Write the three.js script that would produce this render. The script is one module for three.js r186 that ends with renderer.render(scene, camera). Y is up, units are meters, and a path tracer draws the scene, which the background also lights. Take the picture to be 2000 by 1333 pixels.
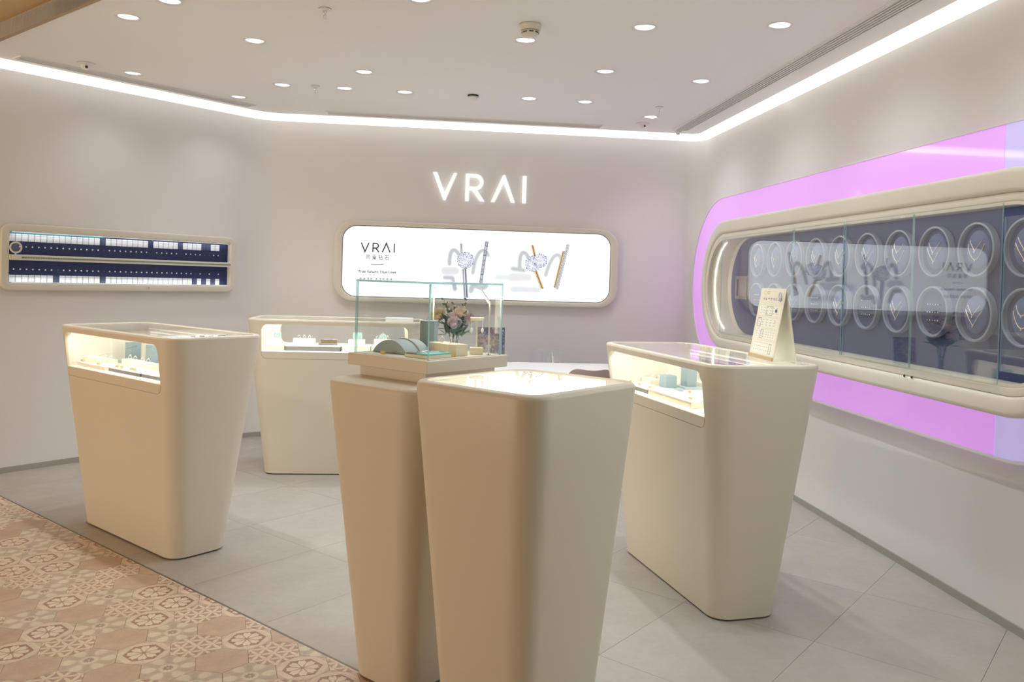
import * as THREE from 'three';
import { RoundedBoxGeometry } from 'three/addons/geometries/RoundedBoxGeometry.js';
import { RectAreaLightUniformsLib } from 'three/addons/lights/RectAreaLightUniformsLib.js';
import { mergeGeometries, toCreasedNormals } from 'three/addons/utils/BufferGeometryUtils.js';
import { Brush, Evaluator, SUBTRACTION } from 'three-bvh-csg';

// ---------- camera, exposure ----------
const renderer = new THREE.WebGLRenderer({ antialias: true });
renderer.toneMapping = THREE.LinearToneMapping;
renderer.toneMappingExposure = 1.0;
renderer.shadowMap.enabled = true;
RectAreaLightUniformsLib.init();
const scene = new THREE.Scene();
scene.background = new THREE.Color(0x000000);
const camera = new THREE.PerspectiveCamera(2 * Math.atan(666.5 / 1600) * 180 / Math.PI, 2000 / 1333, 0.05, 60);
camera.position.set(0, 1.4, 0);
camera.rotation.order = 'YXZ';
camera.rotation.set(-0.6 * Math.PI / 180, -6.2 * Math.PI / 180, 0.030);
camera.setViewOffset(2000, 1333, 0, 104, 2000, 1333);

// ---------- light levels ----------
const DOWN = 1.5;            // candela of one shop downlight
const DOWN_COLOR = [0.93, 1, 1.02];
const COVE = 1.0;             // cove strip, nits
const MALL = 0.5;             // candela of one warm corridor downlight
const MALL_COLOR = [1, 0.82, 0.61];
const CASE_LIGHT = 85;      // strip inside the counters
const MALL_WINDOW = 4.5;     // lit shop window across the corridor, nits
const SIDE_PANEL = 1.5;      // pale green lit panel on the necklace wall, nearer the corridor, nits
const PINK_GLOW = 0.47;

// ---------- helpers ----------
const R2 = Math.SQRT1_2, PI = Math.PI;
const used = new Map(), labels = new Map();
function numbered(name) { const n = used.get(name) ?? 0; used.set(name, n + 1); return n ? name + '_' + String(n).padStart(3, '0') : name; }
function note(label, group) { const k = labels.get(label); if (k !== undefined && !(group && k === group)) console.log('DUPLICATE LABEL', label); labels.set(label, group ?? ''); }
function mesh(name, geo, mat, parent) { const m = new THREE.Mesh(geo, mat); m.name = name; m.castShadow = m.receiveShadow = true; if (parent) parent.add(m); return m; }
function tag(o, label, category, group) { o.userData.label = label; o.userData.category = category; if (group) o.userData.group = group; note(label, group); return o; }
function thing(name, label, category, pos = [0, 0, 0], turn = 0, group) {
  const o = new THREE.Group(); o.name = numbered(name); o.position.set(...pos); o.rotation.y = turn; scene.add(o); return tag(o, label, category, group);
}
function solo(name, geo, mat, label, category, pos = [0, 0, 0], turn = 0, group) {
  const o = mesh(numbered(name), geo, mat, scene); o.position.set(...pos); o.rotation.y = turn; return tag(o, label, category, group);
}
function structure(name, label, geo, mat) { const o = geo ? mesh(name, geo, mat, scene) : new THREE.Group(); o.name = name; if (!geo) scene.add(o); o.userData.kind = 'structure'; o.userData.label = label; o.userData.category = name.split('_')[0]; note(label); return o; }
let seed = 7; function rnd() { seed = (seed + 0x6d2b79f5) | 0; let t = Math.imul(seed ^ (seed >>> 15), 1 | seed); t = (t + Math.imul(t ^ (t >>> 7), 61 | t)) ^ t; return ((t ^ (t >>> 14)) >>> 0) / 4294967296; }
const box = (w, h, d, x = 0, y = 0, z = 0) => new THREE.BoxGeometry(w, h, d).translate(x, y, z);
const rbox = (w, h, d, r, x = 0, y = 0, z = 0, s = 2) => new RoundedBoxGeometry(w, h, d, s, Math.min(r, w / 2.01, h / 2.01, d / 2.01)).translate(x, y, z);
const cyl = (r0, r1, h, x = 0, y = 0, z = 0, n = 20) => new THREE.CylinderGeometry(r0, r1, h, n).translate(x, y, z);
const merge = (list) => mergeGeometries(list.map((g) => { const q = g.index ? g.toNonIndexed() : g.clone(); for (const k of Object.keys(q.attributes)) if (!['position', 'normal', 'uv'].includes(k)) q.deleteAttribute(k); return q; }));
function prismY(pts, y0, y1, holes = [], crease = 0.6) {         // plan polygon [x, z] raised from y0 to y1
  const s = new THREE.Shape(pts.map(([x, z]) => new THREE.Vector2(x, -z)));
  for (const h of holes) s.holes.push(new THREE.Path(h.map(([x, z]) => new THREE.Vector2(x, -z))));
  const g = new THREE.ExtrudeGeometry(s, { depth: y1 - y0, bevelEnabled: false });
  g.rotateX(-PI / 2).translate(0, y0, 0);
  return toCreasedNormals(g, crease);
}
function tube(pts, r, seg = 24, rad = 6, closed = false) { return new THREE.TubeGeometry(new THREE.CatmullRomCurve3(pts.map((p) => new THREE.Vector3(...p)), closed), seg, r, rad, closed); }
function stick(a, b, r, rad = 8) {
  const A = new THREE.Vector3(...a), B = new THREE.Vector3(...b), g = new THREE.CylinderGeometry(r, r, A.distanceTo(B), rad);
  const m = new THREE.Matrix4().compose(A.clone().add(B).multiplyScalar(0.5), new THREE.Quaternion().setFromUnitVectors(new THREE.Vector3(0, 1, 0), B.clone().sub(A).normalize()), new THREE.Vector3(1, 1, 1));
  return g.applyMatrix4(m);
}
function capsulePts(x0, x1, y0, y1, r, n = 24, rr = r) {          // rounded outline; r at the low-x end, rr at the high-x end
  const p = [];
  const arc = (cx, cy, q, a0) => { for (let i = 0; i <= n; i++) { const a = a0 + (i / n) * PI / 2; p.push(new THREE.Vector2(cx + q * Math.cos(a), cy + q * Math.sin(a))); } };
  arc(x1 - rr, y0 + rr, rr, -PI / 2); arc(x1 - rr, y1 - rr, rr, 0); arc(x0 + r, y1 - r, r, PI / 2); arc(x0 + r, y0 + r, r, PI);
  return p;
}
function plate(outer, holes, z0, z1, bevel = 0) {                 // outline in x, y raised from z0 to z1
  const s = new THREE.Shape(outer); for (const h of holes) s.holes.push(new THREE.Path(h));
  const g = new THREE.ExtrudeGeometry(s, bevel ? { depth: z1 - z0 - 2 * bevel, bevelEnabled: true, bevelSize: bevel, bevelThickness: bevel, bevelOffset: -bevel, bevelSegments: 3 } : { depth: z1 - z0, bevelEnabled: false });
  g.translate(0, 0, z0 + bevel);
  return toCreasedNormals(g, 0.6);
}
// noise for the few surfaces that have a grain
function hash(x, y, s) { let h = Math.imul(x, 374761393) + Math.imul(y, 668265263) + Math.imul(s, 2147483647 ^ 0x5bd1e995); h = Math.imul(h ^ (h >>> 13), 1274126177); return ((h ^ (h >>> 16)) >>> 0) / 4294967296; }
function vnoise(x, y, per, s) {
  const xi = Math.floor(x), yi = Math.floor(y), u = x - xi, v = y - yi, a = u * u * (3 - 2 * u), b = v * v * (3 - 2 * v), m = (k) => ((k % per) + per) % per;
  const h = (i, j) => hash(m(xi + i), m(yi + j), s);
  return (h(0, 0) * (1 - a) + h(1, 0) * a) * (1 - b) + (h(0, 1) * (1 - a) + h(1, 1) * a) * b;
}
function noiseTexture(size, fn, srgb) {
  const d = new Uint8Array(size * size * 4);
  for (let y = 0; y < size; y++) for (let x = 0; x < size; x++) { const c = fn(x / size, y / size), i = (y * size + x) * 4; d[i] = c[0]; d[i + 1] = c[1]; d[i + 2] = c[2]; d[i + 3] = 255; }
  const t = new THREE.DataTexture(d, size, size); t.wrapS = t.wrapT = THREE.RepeatWrapping; t.magFilter = THREE.LinearFilter; if (srgb) t.colorSpace = THREE.SRGBColorSpace; t.needsUpdate = true; return t;
}
const fbm = (u, v, f, s) => { let a = 0, w = 0.5, n = 0; for (let o = 0; o < 5; o++) { a += w * vnoise(u * f, v * f, f, s + o); n += w; w *= 0.55; f *= 2; } return a / n; };
function canvasTexture(w, h, draw, srgb = true) { const c = document.createElement('canvas'); c.width = w; c.height = h; draw(c.getContext('2d'), w, h); const t = new THREE.CanvasTexture(c); if (srgb) t.colorSpace = THREE.SRGBColorSpace; return t; }

// ---------- materials ----------
const lin = (r, g, b) => new THREE.Color().setRGB(r, g, b);
const std = (r, g, b, rough, metal = 0, more = {}) => new THREE.MeshStandardMaterial({ color: lin(r, g, b), roughness: rough, metalness: metal, ...more });
const phys = (r, g, b, rough, more = {}) => new THREE.MeshPhysicalMaterial({ color: lin(r, g, b), roughness: rough, ...more });
const wallBump = noiseTexture(256, (u, v) => { const k = 110 + 50 * fbm(u, v, 32, 3); return [k, k, k]; });
wallBump.repeat.set(1.2, 1.2);
const M = {
  wall: std(0.80, 0.79, 0.775, 0.75, 0, { bumpMap: wallBump, bumpScale: 0.0006 }),
  ceiling: std(0.89, 0.885, 0.87, 0.85),
  cream: std(0.76, 0.70, 0.585, 0.42),
  creamFrame: std(0.74, 0.70, 0.60, 0.45),
  liner: std(0.86, 0.81, 0.70, 0.6),
  plinth: std(0.03, 0.03, 0.03, 0.6),
  baseboard: std(0.42, 0.41, 0.37, 0.4, 0.3),
  glass: phys(0.985, 1, 0.998, 0.0, { transmission: 1, thickness: 0, ior: 1.5 }),
  coverGlass: phys(0.99, 1, 1, 0.0, { transmission: 1, thickness: 0, ior: 1.5, specularIntensity: 0.08 }),
  doorGlass: phys(0.985, 1, 0.998, 0.0, { transmission: 1, thickness: 0, ior: 1.62 }),
  glassEdge: phys(0.58, 0.82, 0.83, 0.15, { transmission: 0.5, thickness: 0 }),
  navy: std(0.042, 0.060, 0.165, 0.75),
  navyDeep: std(0.012, 0.020, 0.085, 0.6),
  slate: std(0.26, 0.35, 0.37, 0.6),
  slateLight: std(0.36, 0.45, 0.45, 0.6),
  block: std(0.86, 0.76, 0.56, 0.6),
  white: std(0.85, 0.85, 0.84, 0.5),
  darkEdge: std(0.16, 0.155, 0.15, 0.5),
  gold: std(0.85, 0.60, 0.26, 0.25, 1),
  roseGold: std(0.95, 0.76, 0.58, 0.38, 0.9),
  silver: std(0.86, 0.87, 0.88, 0.18, 1),
  gem: phys(1, 1, 1, 0.02, { ior: 2.2, specularIntensity: 1, clearcoat: 1, metalness: 0.2 }),
  gemWhite: std(0.93, 0.94, 0.97, 0.4),
  tagGold: std(0.72, 0.45, 0.12, 0.4, 0.3),
  trim: std(0.80, 0.79, 0.77, 0.4),
  vent: std(0.78, 0.78, 0.76, 0.5),
  dark: std(0.02, 0.02, 0.022, 0.5),
  lampFace: new THREE.MeshStandardMaterial({ color: 0xffffff, roughness: 0.4, emissive: lin(1, 0.99, 0.97), emissiveIntensity: 1.3 }),
  coveFace: new THREE.MeshStandardMaterial({ color: 0xffffff, roughness: 0.5, emissive: lin(0.98, 1, 0.99), emissiveIntensity: 1.6 }),
  ledFace: new THREE.MeshStandardMaterial({ color: 0xffffff, roughness: 0.5, emissive: lin(1, 0.95, 0.84), emissiveIntensity: 3 }),
  stripFace: new THREE.MeshStandardMaterial({ color: 0xffffff, roughness: 0.5, emissive: lin(0.96, 0.98, 1), emissiveIntensity: 0.5 }),
  letter: new THREE.MeshStandardMaterial({ color: 0xffffff, roughness: 0.4, emissive: lin(1, 1, 1), emissiveIntensity: 0.55 }),
};

// ---------- the shop's shell ----------
const YC = 2.74, BACK = -7.17, RIGHT = 2.47, LEFT = -8.556, FRONT = 2.65;   // ceiling height, z, x, x + z, x - z
function fillet(p, a, b, r) {                                                // arc at corner p between the directions a (in) and b (out)
  const cos = a[0] * b[0] + a[1] * b[1], turn = Math.acos(cos), t = r * Math.tan(turn / 2), s = [p[0] - a[0] * t, p[1] - a[1] * t];
  const side = Math.sign(a[0] * b[1] - a[1] * b[0]), n = [-a[1] * side, a[0] * side], c = [s[0] + n[0] * r, s[1] + n[1] * r], out = [], a0 = Math.atan2(s[1] - c[1], s[0] - c[0]);
  for (let i = 0; i <= 12; i++) { const q = a0 + side * turn * (i / 12); out.push([c[0] + r * Math.cos(q), c[1] + r * Math.sin(q)]); }
  return out;
}
function runs(d) {                                                           // the wall line set d into the room: left, back and right runs
  const l = LEFT + d / R2, zb = BACK + d, xr = RIGHT - d;
  const c1 = fillet([l - zb, zb], [R2, -R2], [1, 0], 0.40 - d), c2 = fillet([xr, zb], [1, 0], [0, 1], 0.14 - d);
  return { left: [[(l + FRONT) / 2, (l - FRONT) / 2], c1[0]], back: [...c1, ...c2], right: [c2[c2.length - 1], [xr, xr - FRONT]] };
}
const IN = runs(0), OUT = 0.13;
const ls = IN.left[0], le = IN.left[1];
structure('wall_left', 'plain off-white wall carrying the loose stone display', prismY([ls, le, [le[0] - OUT * R2, le[1] - OUT * R2], [ls[0] - OUT * R2, ls[1] - OUT * R2]], 0, 2.84), M.wall);
structure('wall_back', 'off-white rear wall with white lettering and lightbox', prismY([...IN.back, [RIGHT + OUT, IN.right[0][1]], [RIGHT + OUT, BACK - OUT], [le[0] - OUT * R2 + 0.02, BACK - OUT], [le[0] - OUT * R2, le[1] - OUT * R2]], 0, 2.84), M.wall);
structure('wall_right', 'off-white side wall behind the pill-shaped necklace case', prismY([IN.right[0], IN.right[1], [RIGHT + OUT, IN.right[1][1]], [RIGHT + OUT, IN.right[0][1]]], 0, 2.84), M.wall);
// baseboards
function band(pa, pb, y0, y1) { return prismY([...pa, ...[...pb].reverse()], y0, y1); }
const BB = runs(0.008), bbPair = (k) => band(IN[k], BB[k], 0, 0.038);
for (const k of ['left', 'back', 'right']) structure('baseboard_' + k, 'slim grey metal baseboard along the ' + { left: 'stone display', back: 'lettered rear', right: 'necklace case' }[k] + ' wall', bbPair(k), M.baseboard);

// ceiling with real holes for the downlights
const DL = [[-1.31, -4.31, 0, 0], [-1.62, -4.63, 0, 0], [-1.02, -4.95, 0, 0], [-0.055, -4.03, 0, 0], [-2.045, -5.96, 0, 0], [-1.465, -6.57, 0, 0], [-1.05, -6.07, 0, 0], [-0.608, -6.07, 0, 0], [-0.43, -5.55, 0, 0], [-0.173, -6.09, 0, 0],
  [0.534, -4.606, 0, 0], [0.745, -6.08, 0, 0], [1.171, -6.09, 0, 0], [1.122, -5.18, 0, 0], [1.124, -4.244, 0, 0], [1.787, -4.07, 0.35, 0], [1.789, -5.285, 0.35, 0], [1.794, -6.512, 0.35, 0],
  [0.55, -3.3, 0, 0], [1.787, -2.95, 0.35, 0], [1.12, -3.15, 0, 0], [1.12, -2.1, 0, 0], [1.787, -1.75, 0.35, 0]];
const SC = (YC - 1.4) / (2.75 - 1.4);
for (const d of DL) { d[0] *= SC; d[1] *= SC; }
const HOLE = 0.056, ring = (x, z, r, n = 28) => Array.from({ length: n }, (_, i) => [x + r * Math.cos((i / n) * 2 * PI), z + r * Math.sin((i / n) * 2 * PI)]);
const CE = runs(0.072);
const ceilPoly = [...CE.left, ...CE.back.slice(1), ...CE.right.slice(1)];
structure('ceiling', 'smooth white shop ceiling with recessed downlights', prismY(ceilPoly, YC, YC + 0.1, DL.map(([x, z]) => ring(x, z, HOLE))), M.ceiling);

// cove light: a slanted diffuser between ceiling edge and wall top
function coveGeo(a, b) {                                                     // a: wall line, b: ceiling line, same point count
  const pos = [], idx = [], n = a.length;
  const prof = (i) => [[a[i][0], 2.69, a[i][1]], [b[i][0], YC, b[i][1]], [b[i][0], YC + 0.03, b[i][1]], [a[i][0], YC + 0.03, a[i][1]]];
  for (let i = 0; i < n - 1; i++) { const p = prof(i), q = prof(i + 1); for (let k = 0; k < 4; k++) { const l = (k + 1) % 4; pos.push(...p[k], ...q[l], ...q[k], ...p[k], ...p[l], ...q[l]); } }
  const g = new THREE.BufferGeometry(); g.setAttribute('position', new THREE.Float32BufferAttribute(pos, 3)); g.setAttribute('uv', new THREE.Float32BufferAttribute(new Float32Array(pos.length / 3 * 2), 2)); g.computeVertexNormals();
  return toCreasedNormals(g, 0.7);
}
function areaLight(parent, color, nits, w, h, from, to) {
  const l = new THREE.RectAreaLight(lin(...color), nits, w, h); l.name = 'area'; l.position.set(...from); parent.add(l); parent.updateWorldMatrix(true, false);
  l.lookAt(parent.localToWorld(new THREE.Vector3(...to))); return l;
}
const lerp2 = (p, q, t) => [p[0] + (q[0] - p[0]) * t, p[1] + (q[1] - p[1]) * t];
const coveParts = [['along the stone display wall', IN.left, CE.left], ['curving along the lettered rear wall', IN.back, CE.back]];
{ const h = 0.5, a = IN.right, b = CE.right; coveParts.push(['above the necklace case, farther half', [a[0], lerp2(a[0], a[1], h)], [b[0], lerp2(b[0], b[1], h)]], ['above the necklace case, nearer half', [lerp2(a[0], a[1], h), a[1]], [lerp2(b[0], b[1], h), b[1]]]); }
for (const [where, a, b] of coveParts) {
  const o = thing('cove_light', 'white glowing cove light strip ' + where, 'light strip', [0, 0, 0], 0, 'cove light strips');
  mesh('diffuser', coveGeo(a, b), M.coveFace, o);
  const n = a.length, s0 = n > 2 ? 12 : 0, s1 = n > 2 ? n - 13 : 1;
  const p = a[s0], q = a[s1], c = lerp2(p, q, 0.5), e = lerp2(b[s0], b[s1], 0.5), nx = e[0] - c[0], nz = e[1] - c[1], k = Math.hypot(nx, nz), L = Math.hypot(q[0] - p[0], q[1] - p[1]);
  areaLight(o, [0.98, 1, 0.99], COVE, L * 0.98, 0.06, [c[0] + nx / k * 0.05, 2.695, c[1] + nz / k * 0.05], [c[0] + nx / k * 0.6, 1.9, c[1] + nz / k * 0.6]);
}

// ---------- floors ----------
function clip(poly, nx, nz, c) {                                             // keep nx x + nz z <= c
  const out = [];
  for (let i = 0; i < poly.length; i++) {
    const p = poly[i], q = poly[(i + 1) % poly.length], a = nx * p[0] + nz * p[1] - c, b = nx * q[0] + nz * q[1] - c;
    if (a <= 0) out.push(p);
    if ((a < 0 && b > 0) || (a > 0 && b < 0)) out.push(lerp2(p, q, a / (a - b)));
  }
  return out;
}
const UV = (u, v) => [(u - v) * R2, (u + v) * R2];                            // u along the shopfront, v out of the shop
const VF = -1.93;                                                            // where shop floor and corridor tiles meet
function metreUV(g, f) { const p = g.attributes.position, uv = new Float32Array(p.count * 2); for (let i = 0; i < p.count; i++) { const [a, b] = f(p.getX(i), p.getY(i), p.getZ(i)); uv[2 * i] = a; uv[2 * i + 1] = b; } g.setAttribute('uv', new THREE.BufferAttribute(uv, 2)); return g; }
const stoneTex = noiseTexture(512, (u, v) => { const n = fbm(u, v, 6, 11), m = fbm(u, v, 60, 19), k = 173 + 15 * (n - 0.5) + 10 * (m - 0.5); return [k + 4, k - 2, k - 11]; }, true);
const stoneRough = noiseTexture(256, (u, v) => { const n = fbm(u, v, 8, 31), k = 95 + 45 * n; return [k, k, k]; });
const floorMats = [0.98, 1, 1.03].map((t) => new THREE.MeshStandardMaterial({ color: lin(t, t, t), map: stoneTex, roughness: 1, roughnessMap: stoneRough }));
const floor = structure('floor', 'pale grey stone-look shop floor with fine joints', prismY([[LEFT / 2 + FRONT / 2 - 0.1, LEFT / 2 - FRONT / 2], [LEFT - BACK, BACK - 0.1], [RIGHT + 0.1, BACK - 0.1], [RIGHT + 0.1, RIGHT + VF / R2], UV(-6.05, VF)].map((p) => p), -0.12, -0.012), std(0.22, 0.21, 0.19, 0.9));
{
  const shop = (p) => clip(clip(clip(clip(p, -1, -1, -LEFT), 0, -1, -BACK), 1, 0, RIGHT), -R2, R2, VF - 0.004);
  const U0 = -1.06, PU = 0.57, V0 = -3.295, PV = 0.682, G = 0.0007;
  for (let i = -10; i < 5; i++) for (let j = -4; j < 7; j++) {
    const u0 = U0 + i * PU + G, v0 = V0 - j * PV + G, p = shop([UV(u0, v0), UV(u0 + PU - 2 * G, v0), UV(u0 + PU - 2 * G, v0 + PV - 2 * G), UV(u0, v0 + PV - 2 * G)]);
    if (p.length < 3) continue;
    const ou = rnd() * 3, ov = rnd() * 3, g = metreUV(prismY(p, -0.012, 0), (x, y, z) => [((x + z) * R2 + ou) / 1.3, ((z - x) * R2 + ov) / 1.3]);
    mesh('tile', g, floorMats[Math.floor(rnd() * 3)], floor);
  }
}
// corridor floor of printed hexagon tiles
const PW = 0.1715, PR = 0.157;
const HEXD = 2 * PR / 3;
const hexPts = (k) => [[-PW / 2, -HEXD / 2], [0, -HEXD], [PW / 2, -HEXD / 2], [PW / 2, HEXD / 2], [0, HEXD], [-PW / 2, HEXD / 2]].map(([a, b]) => [a * k, b * k]);
function hexTexture(kind, sd) {
  return canvasTexture(320, 320, (c, w, h) => {
    const S = (x) => x * w, base = { plain: '#c0a58d', flower: '#c6af98', soft: '#c0ac95', lattice: '#b0907c', dots: '#b0907c' }[kind];
    c.fillStyle = base; c.fillRect(0, 0, w, h);
    c.translate(w / 2, h / 2);
    const petal = (len, wid, off) => { c.beginPath(); c.moveTo(off, 0); c.bezierCurveTo(off + len * 0.35, -wid, off + len * 0.9, -wid, off + len, 0); c.bezierCurveTo(off + len * 0.9, wid, off + len * 0.35, wid, off, 0); c.fill(); };
    const hexa = (r) => { c.beginPath(); for (let i = 0; i < 6; i++) { const a = i * PI / 3; c.lineTo(r * Math.cos(a), r * Math.sin(a)); } c.closePath(); };
    if (kind === 'flower') {
      c.fillStyle = '#d6c3ab'; hexa(S(0.48)); c.fill(); c.strokeStyle = '#bfa389'; c.lineWidth = 2; for (let i = 0; i < 6; i++) { c.save(); c.rotate(i * PI / 3); c.beginPath(); c.moveTo(S(0.36), 0); c.lineTo(S(0.48), 0); c.stroke(); c.restore(); }
      c.fillStyle = '#a27b69'; hexa(S(0.35)); c.fill();
      c.fillStyle = '#dccbb2'; for (let i = 0; i < 8; i++) { c.save(); c.rotate(i * PI / 4 + 0.2); c.beginPath(); c.moveTo(S(0.04), -S(0.008)); c.lineTo(S(0.20), -S(0.075)); c.lineTo(S(0.285), -S(0.045)); c.lineTo(S(0.262), 0); c.lineTo(S(0.285), S(0.045)); c.lineTo(S(0.20), S(0.075)); c.lineTo(S(0.04), S(0.008)); c.fill(); c.restore(); }
      c.fillStyle = '#a27b69'; for (let i = 0; i < 8; i++) { c.save(); c.rotate(i * PI / 4); c.beginPath(); c.arc(S(0.055), 0, S(0.009), 0, 7); c.fill(); c.fillRect(S(0.075), -S(0.004), S(0.05), S(0.008)); c.restore(); }
    } else if (kind === 'soft') {
      c.fillStyle = '#b6a58e'; for (let i = 0; i < 6; i++) { c.save(); c.rotate(i * PI / 3 + 0.5); petal(S(0.34), S(0.07), S(0.12)); c.restore(); }
      c.filter = 'blur(3px)'; c.fillStyle = '#d3c4ac'; for (let i = 0; i < 6; i++) { c.save(); c.rotate(i * PI / 3); petal(S(0.27), S(0.13), S(0.18)); c.restore(); }
      c.fillStyle = '#cfc2aa'; c.beginPath(); c.arc(0, 0, S(0.15), 0, 7); c.fill(); c.filter = 'none';
      c.fillStyle = '#9c8674'; for (let i = 0; i < 9; i++) { c.save(); c.rotate(i * PI / 4.5); petal(S(0.08), S(0.025), S(0.015)); c.restore(); }
    } else if (kind !== 'plain') {
      const q = S(0.23);
      for (let i = -5; i <= 5; i++) for (let j = -5; j <= 5; j++) {
        const x = (i + j / 2) * q * 1.15, y = j * q;
        c.fillStyle = (i + j) & 1 ? '#a68371' : '#b59680'; c.beginPath(); c.moveTo(x + q * 0.58, y - q * 0.3); c.lineTo(x + q * 0.8, y); c.lineTo(x + q * 0.58, y + q * 0.3); c.lineTo(x + q * 0.36, y); c.fill();
        c.fillStyle = '#d8c6ac'; c.save(); c.translate(x, y); for (const a of [0, PI / 3, -PI / 3]) { c.save(); c.rotate(a); petal(q * 1.12, q * 0.2, q * 0.02); c.restore(); }
        if (kind === 'dots') { c.beginPath(); c.arc(0, 0, q * 0.24, 0, 7); c.fill(); c.strokeStyle = '#a68371'; c.lineWidth = 1.5; c.stroke(); } c.restore();
      }
    }
    c.setTransform(1, 0, 0, 1, 0, 0);
    const im = c.getImageData(0, 0, w, h), d = im.data;                       // worn, mottled print
    for (let y = 0; y < h; y++) for (let x = 0; x < w; x++) { const n = (fbm(x / w, y / h, 5, sd) - 0.5) * 26 + (fbm(x / w, y / h, 64, sd + 9) - 0.5) * 20, i = (y * w + x) * 4; d[i] += n; d[i + 1] += n * 1.02; d[i + 2] += n * 1.05; }
    c.putImageData(im, 0, 0);
  });
}
const hexMat = {}; let hs = 40;
for (const k of ['plain', 'flower', 'soft', 'lattice', 'dots']) { const t = hexTexture(k, hs += 7); hexMat[k] = new THREE.MeshStandardMaterial({ map: t, roughness: 0.38 }); }
hexMat.plain2 = new THREE.MeshStandardMaterial({ map: hexMat.plain.map, color: lin(0.93, 0.9, 0.88), roughness: 0.38 });
const mallFloor = structure('mall_floor', 'corridor floor of worn beige printed hexagon tiles', prismY([UV(-9, VF + 0.002), UV(3.6, VF + 0.002), UV(3.6, 3.6), UV(-9, 3.6)], -0.12, -0.006), std(0.20, 0.15, 0.11, 0.9));
{
  const seen = { '0,-4.2': 'flower', '0,-3.38': 'flower', '0,-3.21': 'flower', '0,-3.04': 'lattice', '0,-2.87': 'plain', '0,-2.7': 'flower', '0,-2.52': 'dots', '0,-2.35': 'flower', '1,-3.63': 'lattice', '1,-3.46': 'soft', '1,-3.3': 'dots', '1,-3.12': 'flower', '1,-2.96': 'soft', '1,-2.78': 'dots', '1,-2.62': 'plain', '1,-2.44': 'soft', '2,-4.05': 'flower', '2,-3.86': 'lattice', '2,-3.72': 'soft', '2,-3.54': 'flower', '2,-3.38': 'plain', '2,-3.21': 'soft', '2,-3.04': 'plain', '2,-2.86': 'flower', '2,-2.7': 'soft', '3,-3.62': 'plain', '3,-3.45': 'soft', '3,-3.28': 'flower', '3,-3.12': 'lattice', '3,-2.95': 'soft', '3,-2.8': 'plain', '4,-3.03': 'plain', '4,-2.87': 'lattice' };
  const list = [], kinds = ['plain', 'soft', 'flower', 'lattice', 'soft', 'plain2', 'dots', 'flower'];
  for (let r = -1; r < 36; r++) for (let i = -40; i < 36; i++) {
    const u = -2.7 + i * PW + (r & 1 ? PW / 2 : 0), v = -1.812 + r * PR;
    if (u < -9 || u > 3.6 || v > 3.5) continue;
    let kind = kinds[Math.floor(rnd() * kinds.length)];
    for (const [k, t] of Object.entries(seen)) { const [a, b] = k.split(',').map(Number); if (a === r && Math.abs(b - u) < PW * 0.45) kind = t; }
    list.push({ u, v, kind, d: Math.hypot(u + 3.3, (v + 1.6) * 1.6) });
  }
  list.sort((a, b) => a.d - b.d);
  const full = {}, hexShape = prismY(hexPts(0.993).map(([a, b]) => UV(a, b)), -0.006, 0);
  const hexGeo = metreUV(hexShape, (x, y, z) => [((x + z) * R2) / (PW * 1.16) + 0.5, ((z - x) * R2) / (PW * 1.16 * 1.03) + 0.5]);
  const rest = {};
  list.forEach((t, n) => {
    const [x, z] = UV(t.u, t.v);
    if (n < 290) {
      let g = hexGeo;
      if (t.v - HEXD < VF + 0.004) {
        const p = clip(hexPts(0.993), 0, -1, t.v - (VF + 0.004)); if (p.length < 3) return;
        g = metreUV(prismY(p.map(([a, b]) => UV(a, b)), -0.006, 0), (a, y, b) => [((a + b) * R2) / (PW * 1.16) + 0.5, ((b - a) * R2) / (PW * 1.16 * 1.03) + 0.5]);
      }
      mesh('tile', g, hexMat[t.kind], mallFloor).position.set(x, 0, z);
    } else if (t.v - HEXD > VF) (rest[t.kind] ??= []).push([x, z]);
  });
  for (const [kind, at] of Object.entries(rest)) {
    const im = new THREE.InstancedMesh(hexGeo, hexMat[kind], at.length); im.name = 'tile_field'; im.userData.kind = 'stuff'; im.receiveShadow = true;
    at.forEach(([x, z], i) => im.setMatrixAt(i, new THREE.Matrix4().makeTranslation(x, 0, z))); mallFloor.add(im);
  }
}
structure('trim_1', 'thin dark metal strip between shop floor and corridor tiles', prismY([UV(-6.05, VF - 0.004), UV(1.7, VF - 0.004), UV(1.7, VF + 0.004), UV(-6.05, VF + 0.004)], -0.012, 0.001), std(0.22, 0.19, 0.16, 0.4, 0.6));

// ---------- the corridor the camera stands in ----------
const mallWall = std(0.50, 0.40, 0.29, 0.8), mallCeil = std(0.62, 0.44, 0.25, 0.8), fasciaMat = std(0.42, 0.31, 0.20, 0.6);
const VC = -FRONT * R2;
structure('mall_ceiling', 'warm tan corridor ceiling at the shopfront', prismY([UV(-9.1, VC), UV(3.7, VC), UV(3.7, 3.7), UV(-9.1, 3.7)], 2.835, 2.95, []), mallCeil);
structure('trim_2', 'brown fascia edge between shop ceiling and corridor ceiling', prismY([UV(-6.05, VC - 0.02), UV(1.7, VC - 0.02), UV(1.7, VC), UV(-6.05, VC)], YC - 0.004, 2.95), fasciaMat);
structure('wall_front', 'tan corridor wall facing the shop', prismY([UV(-9.1, 3.6), UV(3.7, 3.6), UV(3.7, 3.7), UV(-9.1, 3.7)], 0, 2.84), mallWall);
structure('wall_corridor_far', 'tan corridor end wall beyond the stone display', prismY([UV(-9.1, VF), UV(-9, VF), UV(-9, 3.6), UV(-9.1, 3.6)], 0, 2.84), mallWall);
structure('wall_corridor_near', 'tan corridor end wall beyond the necklace case', prismY([UV(3.6, VF), UV(3.7, VF), UV(3.7, 3.6), UV(3.6, 3.6)], 0, 2.84), mallWall);
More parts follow.
